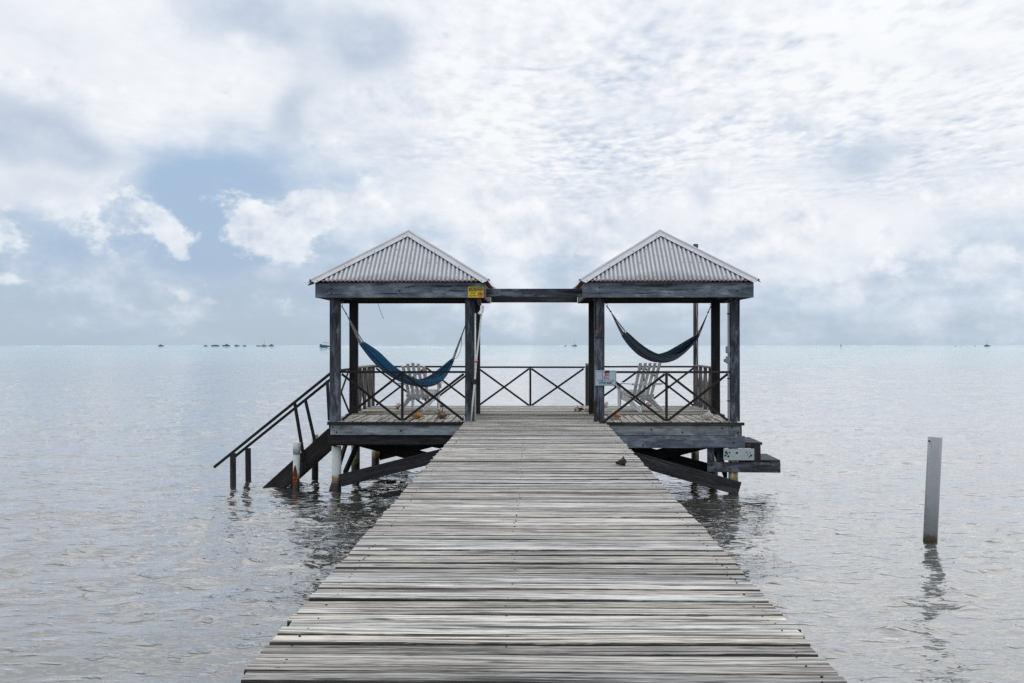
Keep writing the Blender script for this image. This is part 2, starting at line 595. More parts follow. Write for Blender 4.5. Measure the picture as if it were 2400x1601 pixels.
M_RIM = wood('rim_timber', (0.08, 0.098, 0.11), (0.21, 0.25, 0.275), (0.36, 0.41, 0.435), streak=16, var=0.2, crack=0.7, tint=0.04, stain=0.65, knots=0.8, scuff=.3)
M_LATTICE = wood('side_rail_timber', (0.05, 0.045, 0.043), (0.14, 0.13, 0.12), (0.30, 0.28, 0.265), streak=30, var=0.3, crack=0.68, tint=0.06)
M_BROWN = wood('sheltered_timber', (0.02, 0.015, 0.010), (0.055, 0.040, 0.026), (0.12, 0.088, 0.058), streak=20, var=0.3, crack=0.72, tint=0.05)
M_CHAIR = wood('grey_white_chair_paint', (0.36, 0.37, 0.39), (0.66, 0.67, 0.69), (0.80, 0.80, 0.81), streak=14, var=0.12, crack=0.78, tint=0.02, bump=0.15)
M_PVC = pvc('pvc_pile', (0.46, 0.52, 0.53), rust=0.12)
M_PVC_RUST = pvc('rusty_pile', (0.50, 0.50, 0.44), rust=1.0)
M_PVC_MID = pvc('stained_pile', (0.40, 0.42, 0.40), rust=0.6, low=-0.85)
M_PIPE = plain('white_pipe', (0.62, 0.63, 0.62), 0.4, var=0.08)
M_IRON = plain('dark_iron', (0.025, 0.022, 0.022), 0.6, 0.4)
M_SCREW = plain('screw_steel', (0.05, 0.05, 0.055), 0.5, 0.6)
M_NAIL = plain('nail_iron', (0.035, 0.026, 0.02), 0.7, 0.3)
M_RED = plain('red_valve_paint', (0.5, 0.03, 0.03), 0.4)
M_BOXBLUE = plain('grey_blue_box', (0.16, 0.22, 0.25), 0.5, var=0.1)
M_PLATE = plain('white_plate', (0.36, 0.425, 0.445), 0.45, var=0.08, scale=6)


def roof_material():
    m, N, b = material('galvanised_sheet')
    tc = N.new('ShaderNodeTexCoord').outputs['Object']
    x, y, z = N.sep(tc)
    n = N.noise(tc, 5.0, 5, 0.6)
    n2 = N.noise(N.xyz(N.mul(x, 26.0), N.mul(y, 2.0), 0.0), 1.0, 4, 0.6)
    c = N.mix(N.lin(n, 0.3, 0.7), (0.33, 0.335, 0.36), (0.45, 0.455, 0.48))
    c = N.mix(N.smooth(n2, 0.55, 0.72, 0.0, 0.35), c, (0.16, 0.165, 0.185))
    # valley shade between the ribs, painted into the sheet colour
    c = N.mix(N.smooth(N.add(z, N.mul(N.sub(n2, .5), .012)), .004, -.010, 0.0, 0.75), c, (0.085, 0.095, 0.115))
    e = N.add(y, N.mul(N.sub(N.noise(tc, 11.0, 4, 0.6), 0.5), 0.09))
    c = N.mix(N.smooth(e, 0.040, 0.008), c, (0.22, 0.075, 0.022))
    N.put(b.inputs['Base Color'], c)
    b.inputs['Metallic'].default_value = 0.2
    N.put(b.inputs['Roughness'], N.lin(n, 0.3, 0.7, 0.5, 0.65))
    N.put(b.inputs['Normal'], N.bump(n, 0.06, 0.01))
    return m


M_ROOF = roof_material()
M_CAP = plain('galvanised_cap', (0.36, 0.365, 0.39), 0.55, 0.12, var=0.1, scale=3)


# ------------------------------------------------------------------ water
def water_material():
    m, N, b = material('sea_water')
    g = N.new('ShaderNodeNewGeometry').outputs['Position']
    x, y, z = N.sep(g)
    far = N.m('SQRT', N.add(N.mul(x, x), N.mul(y, y)))
    # wind ripples too small to model; patches are calmer or rougher
    patch = N.noise(N.xyz(N.mul(x, 0.10), N.mul(y, 0.16), 0.0), 1.0, 3, 0.5)
    v1 = N.xyz(N.add(N.mul(x, 1.0), N.mul(y, 0.3)), N.mul(y, 1.9), 0.0)
    r1 = N.noise(v1, 3.0, 2, 0.5, 0.4)
    r2 = N.noise(v1, 9.0, 1.5, 0.5, 0.3)
    r3 = N.noise(N.xyz(N.mul(x, 0.5), N.mul(y, 1.2), 3.0), 0.9, 4, 0.6, 0.4)
    amp = N.lin(patch, 0.32, 0.68, 0.55, 1.15)
    r1 = N.add(r1, N.mul(N.smooth(r1, .56, .78), 1.3))
    h = N.mul(N.add(N.add(N.mul(r1, 0.031), N.mul(r2, 0.0070)), N.mul(r3, 0.008)), amp)
    nrm = N.bump(h, 1.0, 1.0)
    N.put(b.inputs['Normal'], nrm)
    # murky shallows by the pier, pale turquoise sand flats inside the reef
    sand = N.noise(N.xyz(N.mul(x, 0.012), N.mul(y, 0.006), 0.0), 1.0, 5, 0.6)
    near = N.mix(N.lin(sand, 0.35, 0.65), (0.040, 0.040, 0.034), (0.058, 0.057, 0.049))
    f2 = N.add(y, N.mul(N.sub(sand, 0.5), 160.0))
    c = N.mix(N.smooth(f2, 70.0, 260.0), near, (0.16, 0.26, 0.25))
    c = N.mix(N.smooth(f2, 210.0, 700.0), c, (0.21, 0.45, 0.43))
    N.put(b.inputs['Base Color'], c)
    N.put(b.inputs['Roughness'], N.lin(far, 10.0, 200.0, 0.01, 0.2))
    b.inputs['IOR'].default_value = 1.5
    b.inputs['Coat Weight'].default_value = 0.88
    b.inputs['Coat Roughness'].default_value = 0.015
    b.inputs['Coat IOR'].default_value = 1.46
    N.put(b.inputs['Coat Normal'], nrm)
    return m


def build_water():
    WZ = -1.28
    rng = np.random.default_rng(5)
    # rings round the foot of the pier, finest towards the open sea
    rs = [0.05, 1.0, 2.0, 3.2]
    r = 4.4
    while r < 2600:
        rs.append(r)
        r += max(0.045, 0.0062 * r)
    while r < 60000:
        rs.append(r)
        r *= 1.25
    rs.append(70000.0)
    an = []
    a_ = 0.0
    while a_ < PI:
        an.append(a_)
        a_ += R(0.085) if a_ < R(36) else min(R(6), R(0.085) + (a_ - R(36)) * 0.25)
    an = np.array(an + [PI])
    an = np.concatenate([-an[:0:-1], an])
    rs = np.array(rs)
    AN, RR = np.meshgrid(an, rs)
    X, Y = RR * np.sin(AN), RR * np.cos(AN)
    dX = np.gradient(an)[None, :] * RR
    dY = np.gradient(rs)[:, None]
    sp = np.maximum(dX, dY * 0.6)
    Z = np.zeros_like(X)
    ZS = np.zeros_like(X)
    sig2 = 0.0
    OX = np.zeros_like(X)
    OY = np.zeros_like(X)
    nw = 110
    lam = np.exp(rng.uniform(np.log(0.22), np.log(4.5), nw))
    th0 = R(-90 + 16)
    gust = 0.75 + 0.3 * np.sin(0.21 * X + 0.13 * Y + 1.0) * np.sin(0.11 * X - 0.27 * Y + 0.4) + 0.22 * np.sin(0.52 * X + 0.31 * Y) * np.sin(0.4 * Y - 0.17 * X + 2)
    for i in range(nw):
        L = lam[i]
        th = th0 + rng.normal(0, R(34 if L > 1.2 else 48))
        k = 2 * PI / L
        slope = 0.0145 * (1.35 if L < 1.0 else (0.8 if L < 2.2 else .45))
        a = slope / k
        ph = rng.uniform(0, 2 * PI)
        fade = np.clip((L / sp - 2.2) / 2.5, 0, 1)
        if L < 1.5:
            fade = fade * gust
        arg = k * (math.cos(th) * X + math.sin(th) * Y) + ph
        Z += a * fade * np.cos(arg)
        if L < .75:
            ZS += a * fade * np.cos(arg)
            sig2 = sig2 + 0.5 * a * a
        OX -= 0.8 * a * fade * math.cos(th) * np.sin(arg)
        OY -= 0.8 * a * fade * math.sin(th) * np.sin(arg)
    # scattered wavelets stand up steeper than the rest
    sg = math.sqrt(sig2)
    Z += 1.0 * sg * np.maximum(ZS / sg - 0.8, 0) ** 1.3
    V = np.stack([X + OX, Y + OY, Z + WZ], -1).reshape(-1, 3)
    ny, nx = X.shape
    idx = np.arange(ny * nx).reshape(ny, nx)
    F = np.stack([idx[:-1, :-1], idx[:-1, 1:], idx[1:, 1:], idx[1:, :-1]], -1).reshape(-1, 4)
    me = bpy.data.meshes.new('water')
    me.vertices.add(len(V))
    me.vertices.foreach_set('co', V.astype(np.float32).ravel())
    me.loops.add(F.size)
    me.loops.foreach_set('vertex_index', F.astype(np.int32).ravel())
    me.polygons.add(len(F))
    me.polygons.foreach_set('loop_start', np.arange(0, F.size, 4, dtype=np.int32))
    me.polygons.foreach_set('loop_total', np.full(len(F), 4, dtype=np.int32))
    me.polygons.foreach_set('use_smooth', np.ones(len(F), dtype=bool))
    me.update(calc_edges=True)
    obj('water', me, water_material(), None, Matrix.Identity(4), 'structure')


build_water()
WZ = -1.28
DEEP = -2.2          # piles go on below the surface


# ------------------------------------------------------------------ pier planks
def plank_mesh(L, W, T, seed, segs=14):
    rng = random.Random(seed)
    v, f = [], []
    n = 10
    wav = [rng.uniform(0, 6.28) for _ in range(4)]
    cup = rng.uniform(-0.003, 0.0035)
    e0, e1 = rng.uniform(-.010, .010), rng.uniform(-.010, .010)
    for i in range(segs + 1):
        t = i / segs
        x = -L / 2 + L * t
        a = W / 2 + 0.0022 * math.sin(5 * t + wav[0]) + rng.uniform(-.0012, .0012)
        b = W / 2 + 0.0022 * math.sin(4 * t + wav[1]) + rng.uniform(-.0012, .0012)
        zt = 0.0025 * math.sin(3.5 * t + wav[2])
        prof = [(-a + .004, -T), (b - .004, -T), (b, -T + .005), (b, -.009), (b - .007, -.001), (b * .4, cup * -.5), (-a * .4, cup * -.5), (-a + .007, -.001), (-a, -.009), (-a, -T + .005)]
        ex = e0 if i == 0 else (e1 if i == segs else 0)
        for (y, z) in prof:
            v.append((x + ex * (0.6 + 5 * y), y, z + zt))
    for i in range(segs):
        for k in range(n):
            f.append((i * n + k, (i + 1) * n + k, (i + 1) * n + (k + 1) % n, i * n + (k + 1) % n))
    f.append(tuple(range(n)))
    f.append(tuple(segs * n + k for k in range(n - 1, -1, -1)))
    return mesh('plank', v, f)


rp = random.Random(3)
pier = thing('pier', (0, 8, 0), 'long weathered grey plank walkway running out over the water to the huts', 'pier')
variants = [plank_mesh(2.465, 0.1355, 0.038, s) for s in range(8)]
y = 0.10
nail_pts = []
PITCH = 0.1462
pier_end = 20.10
while y < pier_end - 0.05:
    dz = rp.uniform(-.005, .005)
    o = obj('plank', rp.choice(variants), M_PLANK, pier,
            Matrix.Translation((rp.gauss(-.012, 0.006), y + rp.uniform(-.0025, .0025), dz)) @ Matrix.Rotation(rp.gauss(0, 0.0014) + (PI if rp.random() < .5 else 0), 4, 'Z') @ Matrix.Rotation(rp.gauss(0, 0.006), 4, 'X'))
    for nx in (-1.12, -0.17, 1.12):
        for s in (-.035, .035):
            if rp.random() < (.30 if abs(nx) < 1 else .6):
                nail_pts.append((nx + rp.uniform(-.02, .02), y + s + rp.uniform(-.01, .01), dz + .0026))
    y += PITCH + rp.choice([0, 0, 0, .002, -.001, .004])
PIER_Y1 = y - PITCH / 2
nb = MB()
for (px_, py_, pz_) in nail_pts:
    r_ = rp.uniform(.004, .0065)
    ring = [(px_ + r_ * math.cos(k * PI / 3), py_ + r_ * math.sin(k * PI / 3), pz_) for k in range(6)]
    base = [(p[0], p[1], pz_ - .012) for p in ring]
    nb.add(ring + base, [tuple(range(6))] + [(k, k + 6, (k + 1) % 6 + 6, (k + 1) % 6) for k in range(6)])
obj('nail_heads', nb.mesh('nail_heads'), M_NAIL, pier, Matrix.Identity(4), 'stuff')
for sx in (-1.08, -0.17, 1.08):
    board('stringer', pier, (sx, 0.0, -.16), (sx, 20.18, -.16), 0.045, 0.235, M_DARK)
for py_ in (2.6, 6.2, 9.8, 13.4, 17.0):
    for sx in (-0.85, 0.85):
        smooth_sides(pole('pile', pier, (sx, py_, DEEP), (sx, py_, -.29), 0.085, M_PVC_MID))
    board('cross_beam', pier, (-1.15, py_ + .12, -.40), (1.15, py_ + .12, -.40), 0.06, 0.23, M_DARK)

# ------------------------------------------------------------------ platform under the huts
DX0, DX1, DY0, DY1 = -3.70, 3.66, 20.20, 25.36
SPLIT = 22.02
plat = thing('pier_platform', (0, 22.8, 0), 'wide plank deck on piles at the end of the pier, carrying both huts', 'deck')
# boards running across
cross = [plank_mesh(7.36, 0.138, 0.038, 40 + s, 22) for s in range(4)]
mid = [plank_mesh(2.46, 0.138, 0.038, 60 + s) for s in range(4)]
longb = [plank_mesh(SPLIT - DY0 - .02, 0.138, 0.038, 80 + s) for s in range(4)]
y = PIER_Y1 + .075
while y < SPLIT - .05:
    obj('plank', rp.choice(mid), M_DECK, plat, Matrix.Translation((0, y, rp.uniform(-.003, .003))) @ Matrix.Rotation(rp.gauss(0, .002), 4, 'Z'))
    y += PITCH
y0 = y
y = SPLIT + .112
while y < DY1 - .04:
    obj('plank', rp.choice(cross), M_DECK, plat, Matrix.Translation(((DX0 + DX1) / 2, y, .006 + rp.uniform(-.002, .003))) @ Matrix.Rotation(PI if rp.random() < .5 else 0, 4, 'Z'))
    y += PITCH
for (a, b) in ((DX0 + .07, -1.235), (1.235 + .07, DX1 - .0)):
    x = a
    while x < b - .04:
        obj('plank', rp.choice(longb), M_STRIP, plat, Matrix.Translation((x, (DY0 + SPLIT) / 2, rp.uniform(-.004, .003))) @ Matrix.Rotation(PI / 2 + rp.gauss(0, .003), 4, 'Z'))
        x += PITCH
# rim boards in front
board('rim_board', plat, (DX0 + .04, DY0 + .045, -.150), (-1.16, DY0 + .045, -.150), .045, .20, M_RIM)
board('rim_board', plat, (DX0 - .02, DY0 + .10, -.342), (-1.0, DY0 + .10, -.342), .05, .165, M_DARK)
board('rim_board', plat, (1.16, DY0 + .045, -.150), (3.42, DY0 + .045, -.150), .045, .20, M_RIM)
board('rim_board', plat, (3.424, DY0 + .040, -.150), (3.625, DY0 + .040, -.150), .05, .198, M_RIM)
board('rim_board', plat, (1.0, DY0 + .038, -.365), (3.70, DY0 + .038, -.365), .05, .215, M_FASCIA)
for sx in (DX0 + .025, DX1 - .025):
    board('rim_board', plat, (sx, DY0 + .08, -.16), (sx, DY1 - .03, -.16), .045, .235, M_DARK)
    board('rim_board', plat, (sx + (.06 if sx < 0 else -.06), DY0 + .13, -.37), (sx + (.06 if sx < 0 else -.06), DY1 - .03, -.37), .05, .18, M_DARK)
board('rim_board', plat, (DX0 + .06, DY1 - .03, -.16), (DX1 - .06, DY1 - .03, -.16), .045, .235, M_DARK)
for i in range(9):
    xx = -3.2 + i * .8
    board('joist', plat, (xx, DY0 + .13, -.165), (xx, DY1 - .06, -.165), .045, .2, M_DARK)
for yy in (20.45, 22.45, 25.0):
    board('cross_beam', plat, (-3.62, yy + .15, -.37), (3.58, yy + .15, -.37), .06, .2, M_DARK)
for (xx, yy, mt) in ((-3.59, 20.45, M_PVC), (-3.56, 22.45, M_PVC_MID), (-3.52, 25.0, M_PVC_RUST), (-1.1, 20.45, M_PVC_MID), (-1.1, 22.45, M_PVC_MID), (-1.1, 25.0, M_PVC_MID),
                     (1.1, 20.45, M_PVC_MID), (1.1, 22.45, M_PVC_MID), (1.1, 25.0, M_PVC_MID), (3.53, 20.42, M_PVC_RUST), (3.5, 22.45, M_PVC_MID), (3.5, 25.0, M_PVC_MID)):
    smooth_sides(pole('pile', plat, (xx, yy, DEEP), (xx, yy, -.47 if abs(xx) > 3 else -.28), .086, mt, 24))
# braces between the piles
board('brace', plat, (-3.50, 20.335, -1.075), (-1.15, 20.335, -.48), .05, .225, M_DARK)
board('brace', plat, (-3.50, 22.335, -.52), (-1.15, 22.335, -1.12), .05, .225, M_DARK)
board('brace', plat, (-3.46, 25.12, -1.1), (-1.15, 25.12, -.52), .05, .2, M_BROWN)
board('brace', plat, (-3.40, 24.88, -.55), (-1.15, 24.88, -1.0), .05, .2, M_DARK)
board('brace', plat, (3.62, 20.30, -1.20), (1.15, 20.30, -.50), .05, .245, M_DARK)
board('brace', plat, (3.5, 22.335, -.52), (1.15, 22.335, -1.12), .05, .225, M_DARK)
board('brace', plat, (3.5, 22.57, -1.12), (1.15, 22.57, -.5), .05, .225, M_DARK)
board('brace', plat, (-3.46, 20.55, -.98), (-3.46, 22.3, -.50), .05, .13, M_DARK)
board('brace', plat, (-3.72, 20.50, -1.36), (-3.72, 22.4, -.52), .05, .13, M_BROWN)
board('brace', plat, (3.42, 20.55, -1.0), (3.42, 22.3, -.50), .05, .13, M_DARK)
def bolts(parent, pts, r=.016):
    m_ = MB()
    for p in pts:
        m_.tube([p, (p[0], p[1] - .012, p[2])], r, 8)
    obj('bolt_heads', m_.mesh('bolt_heads'), M_IRON, parent, Matrix.Identity(4), 'stuff')


bolts(plat, [(-3.62, 20.222, -.11), (-3.55, 20.222, -.20), (-2.4, 20.222, -.17), (1.5, 20.212, -.34), (2.05, 20.222, -.14), (2.6, 20.222, -.19), (3.30, 20.222, -.12),
             (3.47, 20.215, -.10), (3.58, 20.215, -.20), (3.50, 20.213, -.37), (3.12, 20.295, -.78), (3.2, 20.295, -.85), (3.34, 20.295, -.79), (3.45, 20.295, -.85), (1.9, 20.212, -.42)])
# dark strip for the lengthwise boards' ends and the painted-in shadow under them
board('edge_shade_strip', plat, (DX0 - .015, DY0 + .008, -.043), (-1.24, DY0 + .008, -.043), .03, .055, M_DARK)
board('edge_shade_strip', plat, (1.24, DY0 + .008, -.043), (DX1 + .03, DY0 + .008, -.043), .03, .055, M_DARK)


# ------------------------------------------------------------------ the two huts
def corr_panel(a, tan, amp=.013, pitch=.0765, ph=0.0):
    """triangular corrugated slope; local X along the eave, Y up the slope, Z off the slope"""
    cs = math.sqrt(1 + tan * tan)
    n = int(2 * a / pitch * 8)
    v, f = [], []
    th = .0012
    for i in range(n + 1):
        u = -a + 2 * a * i / n
        run = max(0.004, (a - abs(u))) * cs
        z = amp * math.cos(2 * PI * u / pitch + ph)
        rows = 4
        for r in range(rows + 1):
            v.append((u, run * r / rows, z))
    rows = 4
    for i in range(n):
        for r in range(rows):
            k = i * (rows + 1) + r
            f.append((k, k + rows + 1, k + rows + 2, k + 1))
    # under-side skin, so the sheet has real thickness
    nv = len(v)
    v += [(x, y, z - th) for (x, y, z) in v]
    f += [tuple(reversed([q + nv for q in face])) for face in f[:]]
    for i in range(n):
        k = i * (rows + 1)
        f.append((k, k + nv, k + rows + 1 + nv, k + rows + 1))
    return mesh('roof_sheet', v, f, True)


def make_hut(x0, x1, label, px):
    """x0..x1: fascia ends; px: (left post X, right post X) centres"""
    cx = (x0 + x1) / 2
    yf, yb = 20.0, 22.84
    cy = (yf + yb) / 2
    hut = thing('hut', (cx, cy, 0), label, 'hut', 'corrugated roofed huts on the pier deck')
    ax, ay = (x1 - x0) / 2 + .055, (yb - yf) / 2 + .055
    ze, zr = 2.475, 3.47
    # posts
    posts = []
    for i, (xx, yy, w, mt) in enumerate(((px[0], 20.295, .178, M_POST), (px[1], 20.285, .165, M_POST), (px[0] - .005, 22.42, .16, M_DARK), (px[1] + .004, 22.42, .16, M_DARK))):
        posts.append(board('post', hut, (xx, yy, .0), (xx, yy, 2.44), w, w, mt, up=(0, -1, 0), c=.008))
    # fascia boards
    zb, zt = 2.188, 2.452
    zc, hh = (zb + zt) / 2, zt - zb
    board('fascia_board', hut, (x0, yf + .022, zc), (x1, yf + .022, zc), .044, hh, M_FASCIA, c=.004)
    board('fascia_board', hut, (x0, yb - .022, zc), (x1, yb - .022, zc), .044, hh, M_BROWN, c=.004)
    for xx in (x0 + .022, x1 - .022):
        board('fascia_board', hut, (xx, yf + .047, zc), (xx, yb - .047, zc), .044, hh - .006, M_LATTICE, c=.004)
    # plates on the posts, rafters
    for xx in (px[0], px[1]):
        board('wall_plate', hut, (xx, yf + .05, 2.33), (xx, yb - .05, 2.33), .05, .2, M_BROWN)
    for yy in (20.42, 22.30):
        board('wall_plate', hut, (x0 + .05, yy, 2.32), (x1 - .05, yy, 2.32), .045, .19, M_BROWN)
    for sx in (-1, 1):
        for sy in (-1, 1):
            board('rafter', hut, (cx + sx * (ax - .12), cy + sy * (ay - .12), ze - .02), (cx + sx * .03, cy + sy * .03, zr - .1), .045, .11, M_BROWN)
    # corrugated slopes
    for k, ang in enumerate((0, PI / 2, PI, 3 * PI / 2)):
        half = ax if k % 2 == 0 else ay
        dep = ay if k % 2 == 0 else ax
        tan = (zr - ze) / dep
        # each slope: half = half eave length, rises over 'dep'
        me = corr_panel(half, (zr - ze) / dep * 1.0, ph=k * 1.3)
        # stretch local Y so that run equals the true slope length
        cs0 = math.sqrt(1 + tan * tan)
        s = (dep * cs0) / (half * cs0)
        for vv in me.vertices:
            vv.co.y *= s
        d = Vector((math.sin(ang), -math.cos(ang), 0))     # outward
        xax = Vector((math.cos(ang), math.sin(ang), 0))
        yax = (-d + Vector((0, 0, tan))).normalized()
        zax = xax.cross(yax)
        M = Matrix((xax, yax, zax)).transposed().to_4x4()
        M.translation = Vector((cx, cy, ze)) + d * dep
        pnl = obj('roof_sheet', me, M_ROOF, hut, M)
        if k in (0, 1, 3):
            sc = MB()
            L = dep * cs0
            for fr in (.06, .34, .62):
                u = -half * (1 - fr) + .12
                j = 0
                while u < half * (1 - fr) - .1:
                    if BR.random() < .62:
                        uu = round(u / .0765) * .0765 - k * 1.3 * .0765 / (2 * PI)
                        sc.sphere((uu, L * fr + .01, .018), .0085, 6, 4)
                    u += .0765 * 2
            obj('roof_screws', sc.mesh('roof_screws'), M_SCREW, pnl, M, 'stuff')
    # hip caps: two flanges and a rolled ridge
    apex = Vector((cx, cy, zr + .012))
    hips = []
    for (sx, sy) in ((-1, -1), (1, -1), (1, 1), (-1, 1)):
        c0 = Vector((cx + sx * (ax + .012), cy + sy * (ay + .012), ze - .004))
        t = (apex - c0).normalized()
        nA = Vector((0, sy * (zr - ze) / ay, 1)).normalized()    # slope facing +-Y
        nB = Vector((sx * (zr - ze) / ax, 0, 1)).normalized()
        fa = t.cross(nA).normalized()
        if fa.x * sx > 0: fa = -fa
        fb = t.cross(nB).normalized()
        if fb.y * sy > 0: fb = -fb
        up = (nA + nB).normalized()
        side = t.cross(up).normalized()
        if side.dot(fa) < 0: side = -side
        lift = .020
        W = .125
        sec = [fa * W + nA * lift, fa * .034 + nA * lift]
        for q in range(7):
            an = PI * q / 6
            sec.append(side * (.030 * math.cos(an)) + up * (.012 + .034 * math.sin(an)))
        sec += [fb * .034 + nB * lift, fb * W + nB * lift]
        v, f = [], []
        m_ = len(sec)
        for i in range(7):
            p = c0 + (apex - c0) * (i / 6)
            wob = BR.uniform(-.003, .003)
            for s_ in sec:
                v.append(p + s_ + up * wob)
        for i in range(6):
            for q in range(m_ - 1):
                f.append((i * m_ + q, i * m_ + q + 1, (i + 1) * m_ + q + 1, (i + 1) * m_ + q))
        nv = len(v)
        v += [p - up * .0015 for p in v]
        f += [tuple(reversed([q + nv for q in fc])) for fc in f[:]]
        cap = obj('hip_cap', mesh('hip_cap', v, f), M_CAP, hut, Matrix.Identity(4))
        hips.append(cap)
        sc = MB()
        for fr in (.03, .3, .6, .9):
            p = c0 + (apex - c0) * fr
            sc.sphere(p + fa * (W - .03) + nA * (lift + .004), .008, 6, 4)
            sc.sphere(p + fb * (W - .03) + nB * (lift + .004), .008, 6, 4)
        obj('cap_screws', sc.mesh('cap_screws'), M_SCREW, cap, Matrix.Identity(4), 'stuff')
    # folded apex cover
    mb = MB()
    q = []
    for (sx, sy) in ((-1, -1), (1, -1), (1, 1), (-1, 1)):
        q.append(apex + Vector((sx * .10, sy * .10, -.05)))
    top = apex + Vector((0, 0, .05))
    mb.add(q + [top], [(0, 1, 4), (1, 2, 4), (2, 3, 4), (3, 0, 4)])
    obj('apex_cover', mb.mesh('apex_cover'), M_CAP, hut, Matrix.Identity(4))
    return hut


hut_l = make_hut(-3.89, -0.90, 'left hut with yellow caution sign on its fascia and bright blue hammock', (-3.585, -1.175))
hut_r = make_hut(0.845, 3.815, 'right hut whose roof hides a lamp pole, with dark striped hammock', (1.130, 3.530))
bolts(hut_l, [(-3.6, 20.0, 2.36), (-3.6, 20.0, 2.26), (-2.4, 20.0, 2.31), (-1.2, 20.0, 2.40)], .012)
bolts(hut_r, [(3.53, 20.0, 2.31), (1.12, 20.0, 2.36), (1.12, 20.0, 2.26), (2.3, 20.0, 2.38)], .014)
# bent corner of the left hut's roof sheet
mb = MB()
mb.add([(-3.97, 19.99, 2.470), (-3.80, 19.97, 2.492), (-3.82, 20.10, 2.500), (-4.00, 20.18, 2.432), (-4.035, 20.02, 2.400), (-3.93, 19.96, 2.418)],
       [(0, 1, 2, 3), (0, 3, 4), (0, 4, 5), (0, 5, 1)])
obj('bent_sheet_corner', mb.mesh('bent_sheet_corner'), plain('rusted_edge', (0.09, 0.035, 0.018), .8, .1, .4), hut_l, Matrix.Identity(4))
# extra pieces on the hut posts
board('post_plate', hut_r, (1.130, 20.190, 1.50), (1.130, 20.190, 2.18), .176, .022, M_POST, up=(0, -1, 0))
board('post_plate', hut_r, (1.055, 20.185, .0), (1.055, 20.185, .36), .05, .03, M_IRON, up=(0, -1, 0), label='dark iron strap at the foot of the post')
board('post_plate', hut_l, (-1.100, 20.26, .0), (-1.100, 20.26, 1.55), .012, .13, M_LATTICE, up=(0, -1, 0))
board('knee_brace', hut_l, (-1.02, 20.23, 2.19), (-1.02, 20.75, 2.12), .06, .10, M_LATTICE)
# stair-side board widening the foot of the front left post
board('post_board', hut_l, (-3.70, 20.33, .0), (-3.735, 20.33, .72), .05, .05, M_POST, up=(0, -1, 0))

# beams that tie the huts together
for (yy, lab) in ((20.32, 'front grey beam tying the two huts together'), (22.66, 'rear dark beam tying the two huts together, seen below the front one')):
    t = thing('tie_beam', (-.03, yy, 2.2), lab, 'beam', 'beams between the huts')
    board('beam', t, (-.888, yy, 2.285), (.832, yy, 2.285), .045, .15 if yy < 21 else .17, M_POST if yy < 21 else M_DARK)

# ------------------------------------------------------------------ railings
def rail_run(pts, label, group='dark timber railings of the deck', top=.872, mat=M_RAIL, post=.045, flat=False, bar=.042):
    c = sum((Vector(p) for p in pts), Vector()) / len(pts)
    t = thing('railing', (c.x, c.y, 0), label, 'railing', group)
    a, b = Vector(pts[0]), Vector(pts[-1])
    up = Vector((0, 0, top))
    d = (b - a).normalized()
    nrm = Vector((-d.y, d.x, 0))
    board('top_rail', t, a + up, b + up, .13 if flat else .055, .032 if flat else .038, mat)
    for i in range(len(pts)):
        if pts[i][2] >= 0 and i not in (0, len(pts) - 1) or flat:
            p = Vector((pts[i][0], pts[i][1], 0))
            board('rail_post', t, p, p + Vector((0, 0, top - .02)), post, post, mat)
    for i in range(len(pts) - 1):
        p, q = Vector((pts[i][0], pts[i][1], 0)), Vector((pts[i + 1][0], pts[i + 1][1], 0))
        o1 = d * (post * .5 + .005)
        board('cross_bar', t, p + o1 + nrm * .012 + Vector((0, 0, .012)), q - o1 + nrm * .012 + Vector((0, 0, top - .035)), bar, bar * .55, mat, up=nrm)
        board('cross_bar', t, p + o1 - nrm * .012 + Vector((0, 0, top - .035)), q - o1 - nrm * .012 + Vector((0, 0, .012)), bar, bar * .55, mat, up=nrm)
    return t


rail_run([(-3.495, 20.30, 0), (-2.385, 20.30, 0), (-1.258, 20.30, 0)], 'front railing with two crosses below the blue hammock')
rail_run([(1.215, 20.30, 0), (2.325, 20.30, 0), (3.44, 20.30, 0)], 'front railing with two crosses beside the swim sign')
rail_run([(-3.57, 25.28, 0), (-2.44, 25.28, 0), (-1.30, 25.28, 0)], 'rear railing behind the left chair')
rail_run([(-1.28, 25.28, 0), (-0.11, 25.28, 0), (1.10, 25.28, 0)], 'rear railing in the open gap between the huts', top=.86)
rail_run([(1.20, 25.28, 0), (2.40, 25.28, 0), (3.53, 25.28, 0)], 'rear railing behind the right chair')
for xx in (-1.29, ):
    t = thing('railing_post', (xx, 25.28, 0), 'rear railing post between the left hut and the gap', 'post')
    board('post_shaft', t, (xx, 25.28, 0), (xx, 25.28, .9), .08, .08, M_RAIL)
t = thing('railing_post', (1.155, 25.28, 0), 'greenish rear railing post with yellow top beside the right hut', 'post')
board('post_shaft', t, (1.155, 25.28, 0), (1.155, 25.28, .90), .085, .085, wood('green_post', (.03, .034, .03), (.07, .08, .07), (.13, .14, .12)))
board('post_cap', t, (1.155, 25.28, .903), (1.155, 25.28, .945), .085, .085, plain('yellow_top', (.24, .17, .05), .7))
for sx, nm in ((-3.60, 'left'), (3.56, 'right')):
    rail_run([(sx, 22.56, 0), (sx, 23.24, 0), (sx, 23.92, 0), (sx, 24.60, 0), (sx, 25.20, 0)],
             'grey flat-topped side railing with close crosses on the %s edge of the deck' % nm, top=.90, mat=M_LATTICE, post=.07, flat=True, bar=.075)
rail_run([(-3.66, 20.42, 0), (-3.66, 22.30, 0)], 'short side railing between the left hut posts above the stair', top=.88)

